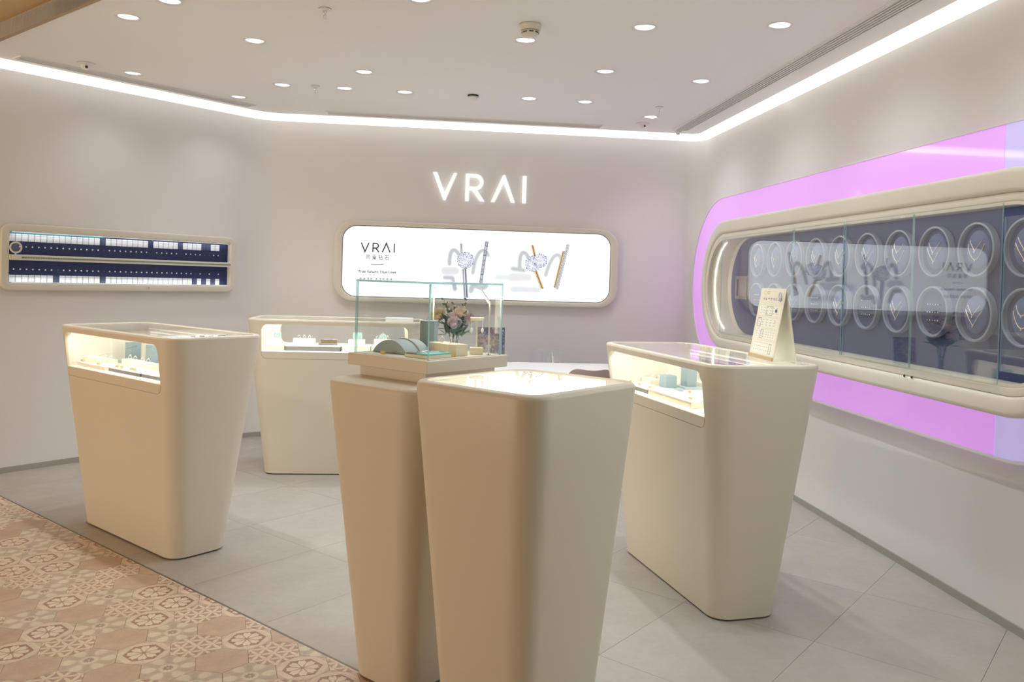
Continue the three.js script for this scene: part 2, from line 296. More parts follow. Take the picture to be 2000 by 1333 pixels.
structure('wall_pier_far', 'shopfront pier at the stone display end', prismY([UV(-9.1, VF - 0.13), UV(-6.05, VF - 0.13), UV(-6.05, VF), UV(-9.1, VF)], 0, 2.95), mallWall);
structure('wall_pier_near', 'shopfront pier at the necklace case end', prismY([UV(IN.right[1][0] * R2 + IN.right[1][1] * R2, VF - 0.13), UV(3.7, VF - 0.13), UV(3.7, VF), UV(IN.right[1][0] * R2 + IN.right[1][1] * R2, VF)], 0, 2.95), mallWall);

{
  const [x, z] = UV(-5.0, 3.58), o = thing('shop_window', 'warm lit shop window across the corridor', 'window', [x, 0, z], 3 * PI / 4);
  mesh('window_frame', plate(capsulePts(-1.96, 1.96, 0.34, 2.56, 0.02, 2), [capsulePts(-1.9, 1.9, 0.4, 2.5, 0.01, 2).reverse()], -0.02, 0.05), fasciaMat, o);
  mesh('lit_window', box(3.8, 2.1, 0.01, 0, 1.45, 0), new THREE.MeshStandardMaterial({ color: 0x222222, emissive: lin(...MALL_COLOR), emissiveIntensity: MALL_WINDOW * 0.15 }), o);
  areaLight(o, MALL_COLOR, MALL_WINDOW, 3.78, 2.08, [0, 1.45, 0.012], [0, 1.45, 1]);
}
{
  const o = thing('green_lightbox', 'pale green lit panel on the necklace wall nearest the corridor', 'lightbox', [RIGHT - 0.001, 0, -1.45], -PI / 2);
  mesh('frame', plate(capsulePts(-0.72, 0.72, 0.62, 2.18, 0.08, 8), [capsulePts(-0.66, 0.66, 0.68, 2.12, 0.06, 8).reverse()], 0, 0.05, 0.008), M.creamFrame, o);
  mesh('lit_screen', plate(capsulePts(-0.66, 0.66, 0.68, 2.12, 0.06, 8), [], 0.002, 0.03), new THREE.MeshStandardMaterial({ color: 0x222222, emissive: lin(0.88, 1, 0.92), emissiveIntensity: SIDE_PANEL * 0.4 }), o);
  areaLight(o, [0.88, 1, 0.92], SIDE_PANEL, 1.3, 1.4, [0, 1.4, 0.034], [0, 1.4, 1]);
}

// ---------- ceiling fittings ----------
const lathe = (pts, n = 28) => new THREE.LatheGeometry(pts.map(([a, b]) => new THREE.Vector2(a, b)), n);
const dlTrim = lathe([[0.050, 0.004], [0.055, -0.002], [0.066, -0.003], [0.068, -0.0005], [0.066, 0.001], [0.0562, 0.001]]);
const dlCup = lathe([[0.0555, 0.0], [0.050, 0.012], [0.044, 0.04], [0.036, 0.062], [0.032, 0.064]]);
const dlLens = lathe([[0.0, 0.0605], [0.033, 0.0605], [0.033, 0.066], [0, 0.066]]);
const cupMat = std(0.82, 0.82, 0.82, 0.25, 0.2);
const dlWhere = ['nearest the corridor over the window-front counter at the ceiling edge', 'beside the brown corridor fascia', 'above the counter by the stone display', 'at the near edge above the glass-topped pedestal', 'close to the stone display wall, beside a dome camera', 'by the far end of the slot vent near the stone display', 'first in the far row, beside a sprinkler head', 'second in the far row', 'set just in front of the far row', 'third in the far row', 'beside the smoke detector',
  'fourth in the far row, next to the round black-banded sensor', 'last in the far row', 'midway between the smoke detector and the necklace wall', 'bright, alone on the open ceiling nearer the necklace wall', 'nearest of the row by the necklace wall vent', 'middle of the row by the necklace wall vent', 'farthest of the row by the necklace wall vent', 'over the corridor-side counters', 'aimed at the near end of the necklace case', 'over the tent sign counter, outside the picture', 'over the corridor edge, outside the picture', 'nearest the corridor pier by the necklace wall'];
function downlight(x, z, y, aim, label, color, cd, group, angle = 1.05) {
  const o = thing('recessed_downlight', label, 'downlight', [x, y, z], 0, group);
  mesh('trim_ring', dlTrim, M.trim, o); mesh('reflector', dlCup, cupMat, o); mesh('lamp_lens', dlLens, M.lampFace, o);
  const s = new THREE.SpotLight(lin(...color), cd, 0, angle, 0.7, 2); s.name = 'beam'; s.position.set(0, 0.034, 0); s.target.position.set(aim[0], -1, aim[1]); s.castShadow = true; s.shadow.radius = 1.6; s.shadow.mapSize.set(1024, 1024);
  o.add(s); o.add(s.target);
}
DL.forEach(([x, z, ax, az], i) => downlight(x, z, YC, [ax, az], 'small white recessed downlight ' + dlWhere[i], DOWN_COLOR, DOWN * (i === 4 || i === 5 ? 0.4 : [7, 9, 11, 12].includes(i) ? 0.7 : [0, 1, 3].includes(i) ? 1.7 : i === 14 ? 2.6 : 1), 'shop downlights'));
[[-6.4, 0.6], [-4.6, 1.4], [-2.4, 2.4], [0.6, 2.6]].forEach(([u, v], i) => { const [x, z] = UV(u, v); downlight(x, z, 2.832, [0.0, 0], 'warm corridor downlight, ' + ['farthest along the corridor', 'second along the corridor', 'deeper in the corridor, far side', 'deeper in the corridor, near side'][i], MALL_COLOR, MALL, 'corridor downlights', 1.2); });

// slot vents: frame, dark void, slats
function vent(label, a, b, width, slats, fill = 0.74, dark = 0.25) {
  const dx = b[0] - a[0], dz = b[1] - a[1], L = Math.hypot(dx, dz), o = thing('slot_vent', label, 'vent', [(a[0] + b[0]) / 2, YC, (a[1] + b[1]) / 2], -Math.atan2(dz, dx), 'linear ceiling vents');
  mesh('void', box(L, 0.002, width, 0, -0.0015, 0), std(dark, dark, dark, 0.8), o);
  mesh('frame', merge([box(L + 0.02, 0.008, 0.008, 0, -0.004, width / 2), box(L + 0.02, 0.008, 0.008, 0, -0.004, -width / 2), box(0.01, 0.008, width, L / 2 + 0.005, -0.004, 0), box(0.01, 0.008, width, -L / 2 - 0.005, -0.004, 0)]), M.trim, o);
  const g = box(L, 0.006, width / slats * fill).rotateX(0.2);
  for (let i = 0; i < slats; i++) mesh('slat', g, M.vent, o).position.set(0, -0.006, (i + 0.5) / slats * width - width / 2);
}
const sc = (x, z) => [x * SC, z * SC];
vent('long slot vent beside the stone display wall cove', sc(-2.655, -5.655), sc(-1.435, -6.875), 0.12, 6);
vent('long slot vent in front of the lettered rear wall', sc(-0.83, -7.0), sc(1.49, -7.0), 0.12, 6);
vent('wide dark-slatted slot vent running beside the necklace wall', sc(2.20, -6.98), sc(2.20, -2.6), 0.125, 6, 0.6, 0.04);

// sprinklers, detectors, cameras
function sprinkler(x, z, label) {
  const o = thing('sprinkler_head', label, 'sprinkler', [x * SC, YC, z * SC], 0, 'sprinkler heads');
  mesh('escutcheon', lathe([[0, 0], [0.032, -0.001], [0.03, -0.006], [0.012, -0.012], [0, -0.013]]), M.trim, o);
  mesh('body', lathe([[0, -0.01], [0.012, -0.012], [0.010, -0.03], [0.006, -0.034], [0, -0.034]], 16), M.silver, o);
  mesh('yoke', merge([stick([0.009, -0.03, 0], [0.004, -0.056, 0], 0.0016, 6), stick([-0.009, -0.03, 0], [-0.004, -0.056, 0], 0.0016, 6), cyl(0.002, 0.002, 0.024, 0, -0.044, 0, 8)]), M.silver, o);
  mesh('deflector', cyl(0.014, 0.014, 0.002, 0, -0.057, 0, 16), M.silver, o);
}
sprinkler(-0.536, -4.27, 'silver sprinkler head hanging near the top edge of view');
sprinkler(-0.812, -6.04, 'silver sprinkler head between the two first far-row downlights');
sprinkler(1.755, -6.12, 'small sprinkler head by the farthest wall-washing downlight');
{
  const o = thing('smoke_detector', 'cream round smoke detector with black slots hanging from ceiling', 'detector', [0.525 * SC, YC, -4.315 * SC]);
  mesh('base', lathe([[0, 0], [0.056, 0], [0.058, -0.008], [0.054, -0.03], [0.05, -0.034], [0, -0.034]]), M.creamFrame, o);
  const h = mesh('head', lathe([[0, -0.03], [0.047, -0.034], [0.044, -0.042], [0.044, -0.05], [0.036, -0.062], [0, -0.066]]), M.creamFrame, o);
  for (let i = 0; i < 8; i++) { const a = i * PI / 4, m = mesh('slot', box(0.022, 0.006, 0.004), M.dark, h); m.position.set(0.0435 * Math.sin(a), -0.046, 0.0435 * Math.cos(a)); m.rotation.y = a; }
  mesh('indicator', cyl(0.004, 0.004, 0.003, 0, -0.0665, 0.012, 10), M.silver, o);
  const p = thing('motion_sensor', 'small white puck sensor with a black band on the ceiling', 'sensor', [0.327 * SC, YC, -6.06 * SC]);
  mesh('band', cyl(0.04, 0.04, 0.012, 0, -0.006, 0, 24), M.dark, p); mesh('cap', lathe([[0, -0.012], [0.04, -0.012], [0.04, -0.022], [0.03, -0.034], [0, -0.036]]), M.trim, p);
  const dome = (x, z, label, r) => { const d = thing('dome_camera', label, 'camera', [x * SC, YC, z * SC], 0, 'ceiling dome cameras'); mesh('housing', lathe([[0, 0], [r, 0], [r * 1.02, -0.006], [r * 0.8, -0.012], [0, -0.012]]), M.trim, d); const b = mesh('eyeball', new THREE.SphereGeometry(r * 0.58, 20, 14).translate(0, -0.014, 0), M.trim, d); mesh('lens', new THREE.SphereGeometry(r * 0.17, 12, 8).translate(r * 0.25, -0.014 - r * 0.25, r * 0.48), M.dark, b); };
  dome(-2.269, -5.74, 'white dome camera beside the stone display slot vent', 0.055);
  dome(1.803, -6.777, 'white dome camera beyond the farthest wall-washing downlight', 0.05);
  dome(2.2, -7.06, 'tiny dome camera in the corner at the end of the dark-slatted vent', 0.03);
}

// ---------- counters ----------
function rrect(a, b, r, n = 10) {
  const p = [];
  for (const [k, sx, sz] of [[0, 1, 1], [1, -1, 1], [2, -1, -1], [3, 1, -1]]) for (let i = 0; i <= n; i++) { const t = (k + i / n) * PI / 2; p.push([sx * (a - r) + r * Math.cos(t), sz * (b - r) + r * Math.sin(t)]); }
  return p;
}
function loft(rings) {                                                       // rings: [points [x, z], y], bottom to top; closed solid
  const pos = [], n = rings[0][0].length, put = (r, i) => { const [p, y] = rings[r], q = p[(i + n) % n]; pos.push(q[0], y, q[1]); };
  for (let r = 0; r < rings.length - 1; r++) for (let i = 0; i < n; i++) { put(r, i); put(r + 1, i + 1); put(r, i + 1); put(r, i); put(r + 1, i); put(r + 1, i + 1); }
  const cap = (r, up) => { const c = rings[r][0].reduce((s, q) => [s[0] + q[0] / n, s[1] + q[1] / n], [0, 0]), y = rings[r][1]; for (let i = 0; i < n; i++) { if (up) { pos.push(c[0], y, c[1]); put(r, i + 1); put(r, i); } else { pos.push(c[0], y, c[1]); put(r, i); put(r, i + 1); } } };
  cap(0, false); cap(rings.length - 1, true);
  const g = new THREE.BufferGeometry(); g.setAttribute('position', new THREE.Float32BufferAttribute(pos, 3)); g.setAttribute('uv', new THREE.Float32BufferAttribute(new Float32Array(pos.length / 3 * 2), 2)); g.computeVertexNormals();
  return toCreasedNormals(g, 0.75);
}
function counterBody(c) {                                                    // tapered body with a rounded rim
  const at = (y) => [c.a - c.oa * (1 - y / c.h), c.b - c.ob * (1 - y / c.h), c.r - 0.025 * (1 - y / c.h)], R = c.rim, rings = [];
  const add = (y, inset) => { const [a, b, r] = at(y); rings.push([rrect(a - inset, b - inset, Math.max(0.02, r - inset)), y]); };
  for (const y of [0.008, 0.3, 0.6, 0.9, c.h - R]) add(y, 0);
  for (let i = 1; i <= 6; i++) { const t = (i / 6) * PI / 2; add(c.h - R + R * Math.sin(t), R * (1 - Math.cos(t))); }
  return loft(rings);
}
const csg = new Evaluator(); csg.useGroups = false; csg.attributes = ['position', 'normal', 'uv'];
function cut(geo, list) { let b = new Brush(geo); b.updateMatrixWorld(); for (const g of list) { const k = new Brush(g.index ? g.toNonIndexed() : g); k.updateMatrixWorld(); b = csg.evaluate(b, k, SUBTRACTION); } const g = b.geometry; g.clearGroups?.(); return g; }
function cavity(c, y0, inset = 0.03) {
  const at = (y) => [c.a - c.oa * (1 - y / c.h) - inset, c.b - c.ob * (1 - y / c.h) - inset, Math.max(0.02, c.r - inset)];
  return loft([[rrect(...at(y0)), y0], [rrect(...at(c.h)), c.h], [rrect(...at(c.h)), c.h + 0.05]]);
}
const archShape = (x0, x1, y0, y1, r, z0, z1) => { const s = new THREE.Shape(); s.moveTo(x0, y0); s.lineTo(x1, y0); s.lineTo(x1, y1 - r); s.quadraticCurveTo(x1, y1, x1 - r, y1); s.lineTo(x0 + r, y1); s.quadraticCurveTo(x0, y1, x0, y1 - r); s.lineTo(x0, y0); return new THREE.ExtrudeGeometry(s, { depth: z1 - z0, bevelEnabled: false, curveSegments: 8 }).translate(0, 0, z0); };
const CN = { a: 0.6, b: 0.266, h: 1.082, oa: 0.125, ob: 0.115, r: 0.105, rim: 0.014 }, DECK = 0.8586, WIN = 0.492;
const groove = (() => {                                                      // joint of the panel below the window
  const w = 0.0028, p = [], q = [], r = 0.035, x = WIN, y0 = 0.862, y1 = 0.815;
  const path = (o, out) => { out.push(new THREE.Vector2(-x + o, y0)); for (let i = 0; i <= 6; i++) { const t = PI + (i / 6) * PI / 2; out.push(new THREE.Vector2(-x + r + (r - o) * Math.cos(t), y1 + r + (r - o) * Math.sin(t))); } for (let i = 0; i <= 6; i++) { const t = 1.5 * PI + (i / 6) * PI / 2; out.push(new THREE.Vector2(x - r + (r - o) * Math.cos(t), y1 + r + (r - o) * Math.sin(t))); } out.push(new THREE.Vector2(x - o, y0)); };
  path(0, p); path(w, q);
  return new THREE.ExtrudeGeometry(new THREE.Shape([...p, ...q.reverse()]), { depth: 0.04, bevelEnabled: false }).translate(0, 0, -0.005).rotateX(Math.atan(CN.ob / CN.h)).translate(0, 0, CN.b - CN.ob);
})();
const slotPts = (x0, x1, y0, y1, r, z0, z1) => new THREE.ExtrudeGeometry(new THREE.Shape(capsulePts(x0, x1, y0, y1, r, 6)), { depth: z1 - z0, bevelEnabled: false }).translate(0, 0, z0);
const counterGeo = cut(counterBody(CN), [cavity(CN, 0.852), archShape(-WIN, WIN, 0.86, 1.046, 0.045, 0.15, 0.4), slotPts(-0.45, 0.46, 0.885, 1.036, 0.05, -0.4, -0.15), groove]);
console.log('counter built');
const glassPane = (w, h, t) => new THREE.BoxGeometry(w, h, t);
const EDGE_X = [M.glassEdge, M.glassEdge, M.glassEdge, M.glassEdge, M.glass, M.glass];
function counter(label, x, z, ang) {
  const o = thing('display_counter', label, 'counter', [x, 0, z], -ang, 'tapered display counters with window slots'), c = CN;
  mesh('body', counterGeo, M.cream, o);
  mesh('plinth', prismY(rrect(c.a - c.oa - 0.012, c.b - c.ob - 0.012, 0.07), 0, 0.012), M.plinth, o);
  mesh('deck', prismY(rrect(c.a - 0.062, c.b - 0.062, 0.06), 0.852, 0.858), M.liner, o);
  mesh('glass_top', prismY(rrect(c.a - 0.032, c.b - 0.032, 0.07), c.h - 0.01, c.h - 0.003), M.glass, o);
  const tilt = Math.atan(c.ob / c.h), zf = (y) => c.b - c.ob * (1 - y / c.h);
  [[-0.25, -0.012], [0.25, -0.02]].forEach(([px, dz], i) => { const g = mesh('window_pane', glassPane(0.505, 0.19, 0.004), M.glass, o); g.position.set(px, 0.955, zf(0.955) + dz); g.rotation.x = tilt; });
  mesh('led_strip', box(1.0, 0.005, 0.012, 0, c.h - 0.034, c.b - 0.05), M.ledFace, o);
  areaLight(o, [1, 0.97, 0.92], CASE_LIGHT, 1.0, 0.012, [0, c.h - 0.038, c.b - 0.05], [0, 0.86, c.b - 0.2]);
  mesh('led_strip', box(1.0, 0.005, 0.012, 0, c.h - 0.034, -c.b + 0.05), M.ledFace, o);
  areaLight(o, [1, 0.97, 0.92], CASE_LIGHT * 0.6, 1.0, 0.012, [0, c.h - 0.038, -c.b + 0.05], [0, 0.86, 0.0]);
  return o;
}
const cA = counter('cream tapered counter with lit window slot beside the hexagon tiles', -1.38, -4.48, PI / 4);
const cE = counter('cream tapered counter carrying the tent-shaped price sign', 1.312, -3.757, 80.4 * PI / 180);
const cB = counter('cream tapered counter farthest back, with a see-through window slot', -0.585, -5.94, 0);

// square corridor-side counter with a bright glass top
{
  const c = { a: 0.25, b: 0.279, h: 1.092, oa: 0.09, ob: 0.09, r: 0.085, rim: 0.018 };
  const o = thing('display_pedestal', 'cream square pedestal nearest the camera with glowing glass top', 'pedestal', [0.327, 0, -2.477], -46.2 * PI / 180);
  mesh('body', cut(counterBody(c), [cavity(c, 0.96, 0.034)]), M.cream, o);
  mesh('plinth', prismY(rrect(c.a - c.oa - 0.012, c.b - c.ob - 0.012, 0.05), 0, 0.012), M.plinth, o);
  mesh('deck', prismY(rrect(c.a - 0.05, c.b - 0.05, 0.045), 0.96, 0.966), M.liner, o);
  mesh('glass_top', prismY(rrect(c.a - 0.036, c.b - 0.036, 0.05), c.h - 0.01, c.h - 0.003), M.glass, o);
  for (const s of [1, -1]) { mesh('led_strip', box(0.36, 0.005, 0.012, 0, c.h - 0.03, s * (c.b - 0.05)), M.ledFace, o); areaLight(o, [1, 0.97, 0.92], CASE_LIGHT * 2, 0.36, 0.012, [0, c.h - 0.034, s * (c.b - 0.05)], [0, 0.96, s * 0.06]); }
  mesh('display_pad', rbox(0.3, 0.012, 0.3, 0.004, 0, 0.972, 0), M.white, o);
}
// pedestal with the glass case
const CF = [0.035, -2.95], toC = (u, v) => [CF[0] + (u - v) * R2, CF[1] + (u + v) * R2];
{
  const c = { a: 0.235, b: 0.275, h: 1.04, oa: 0.1, ob: 0.1, r: 0.085, rim: 0.02 }, [x, z] = toC(-0.005, 0.03);
  const o = thing('display_pedestal', 'cream tapered pedestal under the glass jewelry case', 'pedestal', [x, 0, z], -PI / 4);
  mesh('body', counterBody(c), M.cream, o);
  mesh('plinth', prismY(rrect(c.a - c.oa - 0.012, c.b - c.ob - 0.012, 0.05), 0, 0.012), M.plinth, o);
}
const [KX, KZ] = toC(-0.04, -0.03), KT = 1.12, KY = 1.1206;                 // top of the case's slab, and where things stand on it
{
  const o = thing('glass_case', 'clear glass jewelry case with green edges on a cream base', 'display case', [KX, 0, KZ], -PI / 4), a = 0.184, b = 0.194, H = 0.2555, t = 0.007;
  mesh('base_slab', rbox(0.40, 0.043, 0.42, 0.003, 0, KT - 0.0215, 0), M.cream, o);
  mesh('recessed_plinth', rbox(0.33, 0.037, 0.36, 0.002, 0, KT - 0.0615, 0), M.cream, o);
  for (const s of [1, -1]) mesh('glass_panel', glassPane(2 * a, H, t), EDGE_X, o).position.set(0, KT + H / 2, s * (b - t / 2));
  const side = glassPane(2 * b - 2 * t - 0.0006, H, t);
  for (const s of [1, -1]) { const m = mesh('glass_panel', side, EDGE_X, o); m.position.set(s * (a - t / 2), KT + H / 2, 0); m.rotation.y = PI / 2; }
  const top = mesh('glass_lid', glassPane(2 * a, 2 * b, t), EDGE_X, o); top.position.set(0, KT + H + t / 2 + 0.0004, 0); top.rotation.x = PI / 2;
}

// ---------- jewelry and props: local placing ----------
const inFrame = (o) => (u, y, z) => o.localToWorld(new THREE.Vector3(u, y, z)).toArray();
function frameOf(x, z, turn) { const o = new THREE.Object3D(); o.position.set(x, 0, z); o.rotation.y = turn; o.updateMatrixWorld(); return o; }
for (const c of [cA, cE, cB]) c.updateMatrixWorld();
const fA = inFrame(cA), fE = inFrame(cE), fB = inFrame(cB), fK = inFrame(frameOf(KX, KZ, -PI / 4));
const tA = -PI / 4, tE = cE.rotation.y, tB = 0, tK = -PI / 4;
const ringBand = new THREE.TorusGeometry(0.0092, 0.0013, 8, 28).translate(0, 0.0098, 0);
const gemGeo = lathe([[0, -0.004], [0.0042, 0], [0.0026, 0.0022], [0, 0.0022]], 10).translate(0, 0.0225, 0);
function ringAt(p, turn, label, gold) { const o = thing('diamond_ring', label, 'ring', p, turn, 'rings in the display cases'); mesh('band', ringBand, gold ? M.gold : M.silver, o); mesh('gemstone', gemGeo, M.gem, o); return o; }
const tagGeo = merge([rbox(0.022, 0.009, 0.008, 0.001, 0, 0.0045, 0), box(0.018, 0.002, 0.009, 0, 0.0095, -0.001)]);
const blockAt = (name, w, h, d, mat, label, cat, p, turn, group) => solo(name, rbox(w, h, d, 0.0025, 0, h / 2, 0), mat, label, cat, p, turn, group);
function tray(w, h, d, label, p, turn, dark, group) { const o = thing('display_tray', label, 'tray', p, turn, group); mesh('tray_top', rbox(w, 0.006, d, 0.001, 0, h - 0.003, 0), M.white, o); mesh('tray_side', box(w - 0.004, h - 0.006, d - 0.004, 0, (h - 0.006) / 2, 0), dark ? M.darkEdge : M.block, o); return o; }
function tower(w, h, label, p, turn, group) { const o = thing('pendant_stand', label, 'jewelry stand', p, turn, group); mesh('base', rbox(w * 1.9, 0.012, w * 1.5, 0.001, 0, 0.006, 0), M.slateLight, o); mesh('column', rbox(w, h, w * 0.8, 0.001, 0, 0.012 + h / 2, -0.004), M.slate, o); return o; }
const RG = 'cream ring blocks', TG = 'low display trays', GG = 'gold price tags', SG = 'blue-grey pendant stands';
const nth = ['first', 'second', 'third', 'fourth', 'fifth', 'sixth', 'seventh', 'eighth', 'ninth', 'tenth'];
// counter beside the hexagon tiles
{
  const w = 'in the hexagon-side counter';
  tray(0.32, 0.022, 0.09, 'cream-sided low tray at the far end ' + w, fA(-0.335, DECK, 0.145), tA, false, TG);
  tray(0.33, 0.022, 0.10, 'grey-sided low tray in the middle ' + w, fA(0.005, DECK, 0.128), tA, true, TG);
  tray(0.24, 0.022, 0.10, 'grey-sided low tray at the near end ' + w, fA(0.295, DECK, 0.122), tA, true, TG);
  [[-0.41, 0.135, 0.14, 0.03], [-0.45, 0.045, 0.12, 0.03], [-0.30, -0.02, 0.14, 0.036], [-0.10, 0.01, 0.19, 0.04]].forEach(([u, z, L, h], i) => {
    const y = i === 0 ? DECK + 0.0226 : DECK;
    blockAt('ring_block', L, h, 0.055, M.block, nth[i] + ' cream block from the far end ' + w, 'ring stand', fA(u, y, z), tA, RG);
    ringAt(fA(u - 0.03, y + h + 0.0008, z), tA + 0.6, 'farther silver ring on the ' + nth[i] + ' cream block ' + w, false); ringAt(fA(u + 0.03, y + h + 0.0008, z), tA + 0.6, 'nearer silver ring on the ' + nth[i] + ' cream block ' + w, false);
  });
  tower(0.072, 0.105, 'blue-grey pendant stand nearer the far end ' + w, fA(-0.455, DECK, -0.095), tA, SG);
  tower(0.072, 0.10, 'blue-grey pendant stand nearer the rounded corner ' + w, fA(-0.30, DECK, -0.135), tA, SG);
  [-0.47, -0.28, -0.11, -0.06, 0.04, 0.075].forEach((u, i) => solo('price_tag', tagGeo, M.tagGold, nth[i] + ' small gold price tag from the far end ' + w, 'price tag', fA(u, DECK + 0.0226, i < 2 ? 0.174 : 0.155), tA, GG));
}
// counter carrying the tent sign
{
  const w = 'in the tent sign counter';
  tray(0.27, 0.024, 0.10, 'grey-sided low tray at the far end ' + w, fE(-0.315, DECK, 0.13), tE, true, TG);
  tray(0.44, 0.03, 0.11, 'cream-sided low tray at the near end ' + w, fE(0.05, DECK, 0.128), tE, false, TG);
  [[-0.49, -0.07, 0.08, 0.05], [-0.475, 0.02, 0.11, 0.04]].forEach(([u, z, L, h], i) => { blockAt('ring_block', L, h, 0.055, M.block, nth[i] + ' cream block from the far end ' + w, 'ring stand', fE(u, DECK, z), tE, RG); ringAt(fE(u, DECK + h + 0.0008, z), tE + 0.5, 'silver ring on the ' + nth[i] + ' cream block ' + w, false); });
  tower(0.07, 0.12, 'tall blue-grey pendant stand ' + w, fE(-0.37, DECK, -0.14), tE, SG);
  tower(0.075, 0.062, 'short blue-grey pendant stand on a wide base ' + w, fE(-0.325, DECK, 0.0), tE, SG);
  ringAt(fE(-0.325, DECK + 0.0748, -0.004), tE + 0.4, 'silver ring on the short blue-grey stand ' + w, false);
  [-0.43, -0.325, -0.2].forEach((u, i) => solo('price_tag', tagGeo, M.tagGold, nth[i] + ' gold price tag from the far end ' + w, 'price tag', fE(u, DECK + 0.0246, 0.155), tE, GG));
  [[-0.2, 0, -0.06], [0.2, 0.0306, 0.15]].forEach(([u, y, z], i) => solo('price_tag', tagGeo, M.tagGold, ['gold price tag behind the short blue-grey stand ', 'gold price tag at the near end of the cream-sided tray '][i] + w, 'price tag', fE(u, DECK + y, z), tE, GG));
}
// farthest counter
{
  const w = 'in the farthest counter';
  tray(0.13, 0.04, 0.13, 'square cream step at the glowing end ' + w, fB(-0.425, DECK, 0.05), tB, false, TG);
  tray(0.38, 0.036, 0.14, 'long grey-sided tray ' + w, fB(-0.165, DECK, 0.06), tB, true, TG);
  tray(0.2, 0.04, 0.14, 'cream-sided tray past the glass seam ' + w, fB(0.13, DECK, 0.05), tB, false, TG);
  tray(0.26, 0.04, 0.14, 'cream-sided tray at the flower end ' + w, fB(0.37, DECK, 0.05), tB, false, TG);
  [[-0.43, 0.075, 0.036, 1], [-0.235, 0.15, 0.044, 3], [0.13, 0.115, 0.04, 1], [0.31, 0.12, 0.045, 3], [0.465, 0.07, 0.04, 2]].forEach(([u, L, h, k], i) => {
    const y = DECK + (i === 1 ? 0.0366 : 0.0406); blockAt('ring_block', L, h, 0.05, M.block, nth[i] + ' cream ring block from the glowing end ' + w, 'ring stand', fB(u, y, 0.05), tB, RG);
    for (let j = 0; j < k; j++) ringAt(fB(u + (j - (k - 1) / 2) * 0.036, y + h + 0.0008, 0.05), 0.5, ['single', 'leftmost', 'middle', 'rightmost'][k === 1 ? 0 : k === 2 ? (j ? 3 : 1) : j + 1] + ' ring on the ' + nth[i] + ' ring block ' + w, false);
  });
  const s = thing('metal_ring_stand', 'two-tier grey metal ring stand in the farthest counter', 'jewelry stand', fB(-0.07, DECK + 0.0366, 0.05), 0.1);
  mesh('lower_tier', rbox(0.13, 0.016, 0.05, 0.001, 0, 0.008, 0), M.darkEdge, s); mesh('middle_tier', rbox(0.11, 0.014, 0.045, 0.001, 0.006, 0.023, 0), M.gold, s); mesh('upper_tier', rbox(0.12, 0.012, 0.05, 0.001, 0.006, 0.036, 0), M.silver, s);
  [[0.13, 0.062, 0.085, 'tall'], [0.31, 0.045, 0.075, 'short'], [-0.43, 0.05, 0.075, 'small frosted']].forEach(([u, pw, ph, k]) => { const o = thing('glass_earring_stand', k + ' pale green glass earring plate ' + w, 'jewelry stand', fB(u, DECK + 0.0406, 0.0), 0, 'glass earring plates'); mesh('plate', box(pw, ph, 0.004, 0, ph / 2, 0), phys(0.62, 0.82, 0.78, 0.2, { transmission: 0.6 }), o); mesh('rim', merge([box(0.002, ph, 0.005, pw / 2, ph / 2, 0), box(0.002, ph, 0.005, -pw / 2, ph / 2, 0), box(pw, 0.002, 0.005, 0, ph, 0)]), M.white, o); mesh('hook', tube([[-0.01, ph, 0], [-0.003, ph + 0.01, 0], [0.003, ph + 0.01, 0], [0.01, ph, 0]], 0.0012, 12, 5), M.silver, o); });
  solo('ceramic_tile', rbox(0.2, 0.012, 0.12, 0.004, 0, 0.006, 0), M.white, 'flat white tray lying on top of the farthest counter', 'tray', fB(0.42, CN.h + 0.0006, -0.08), 0);
}
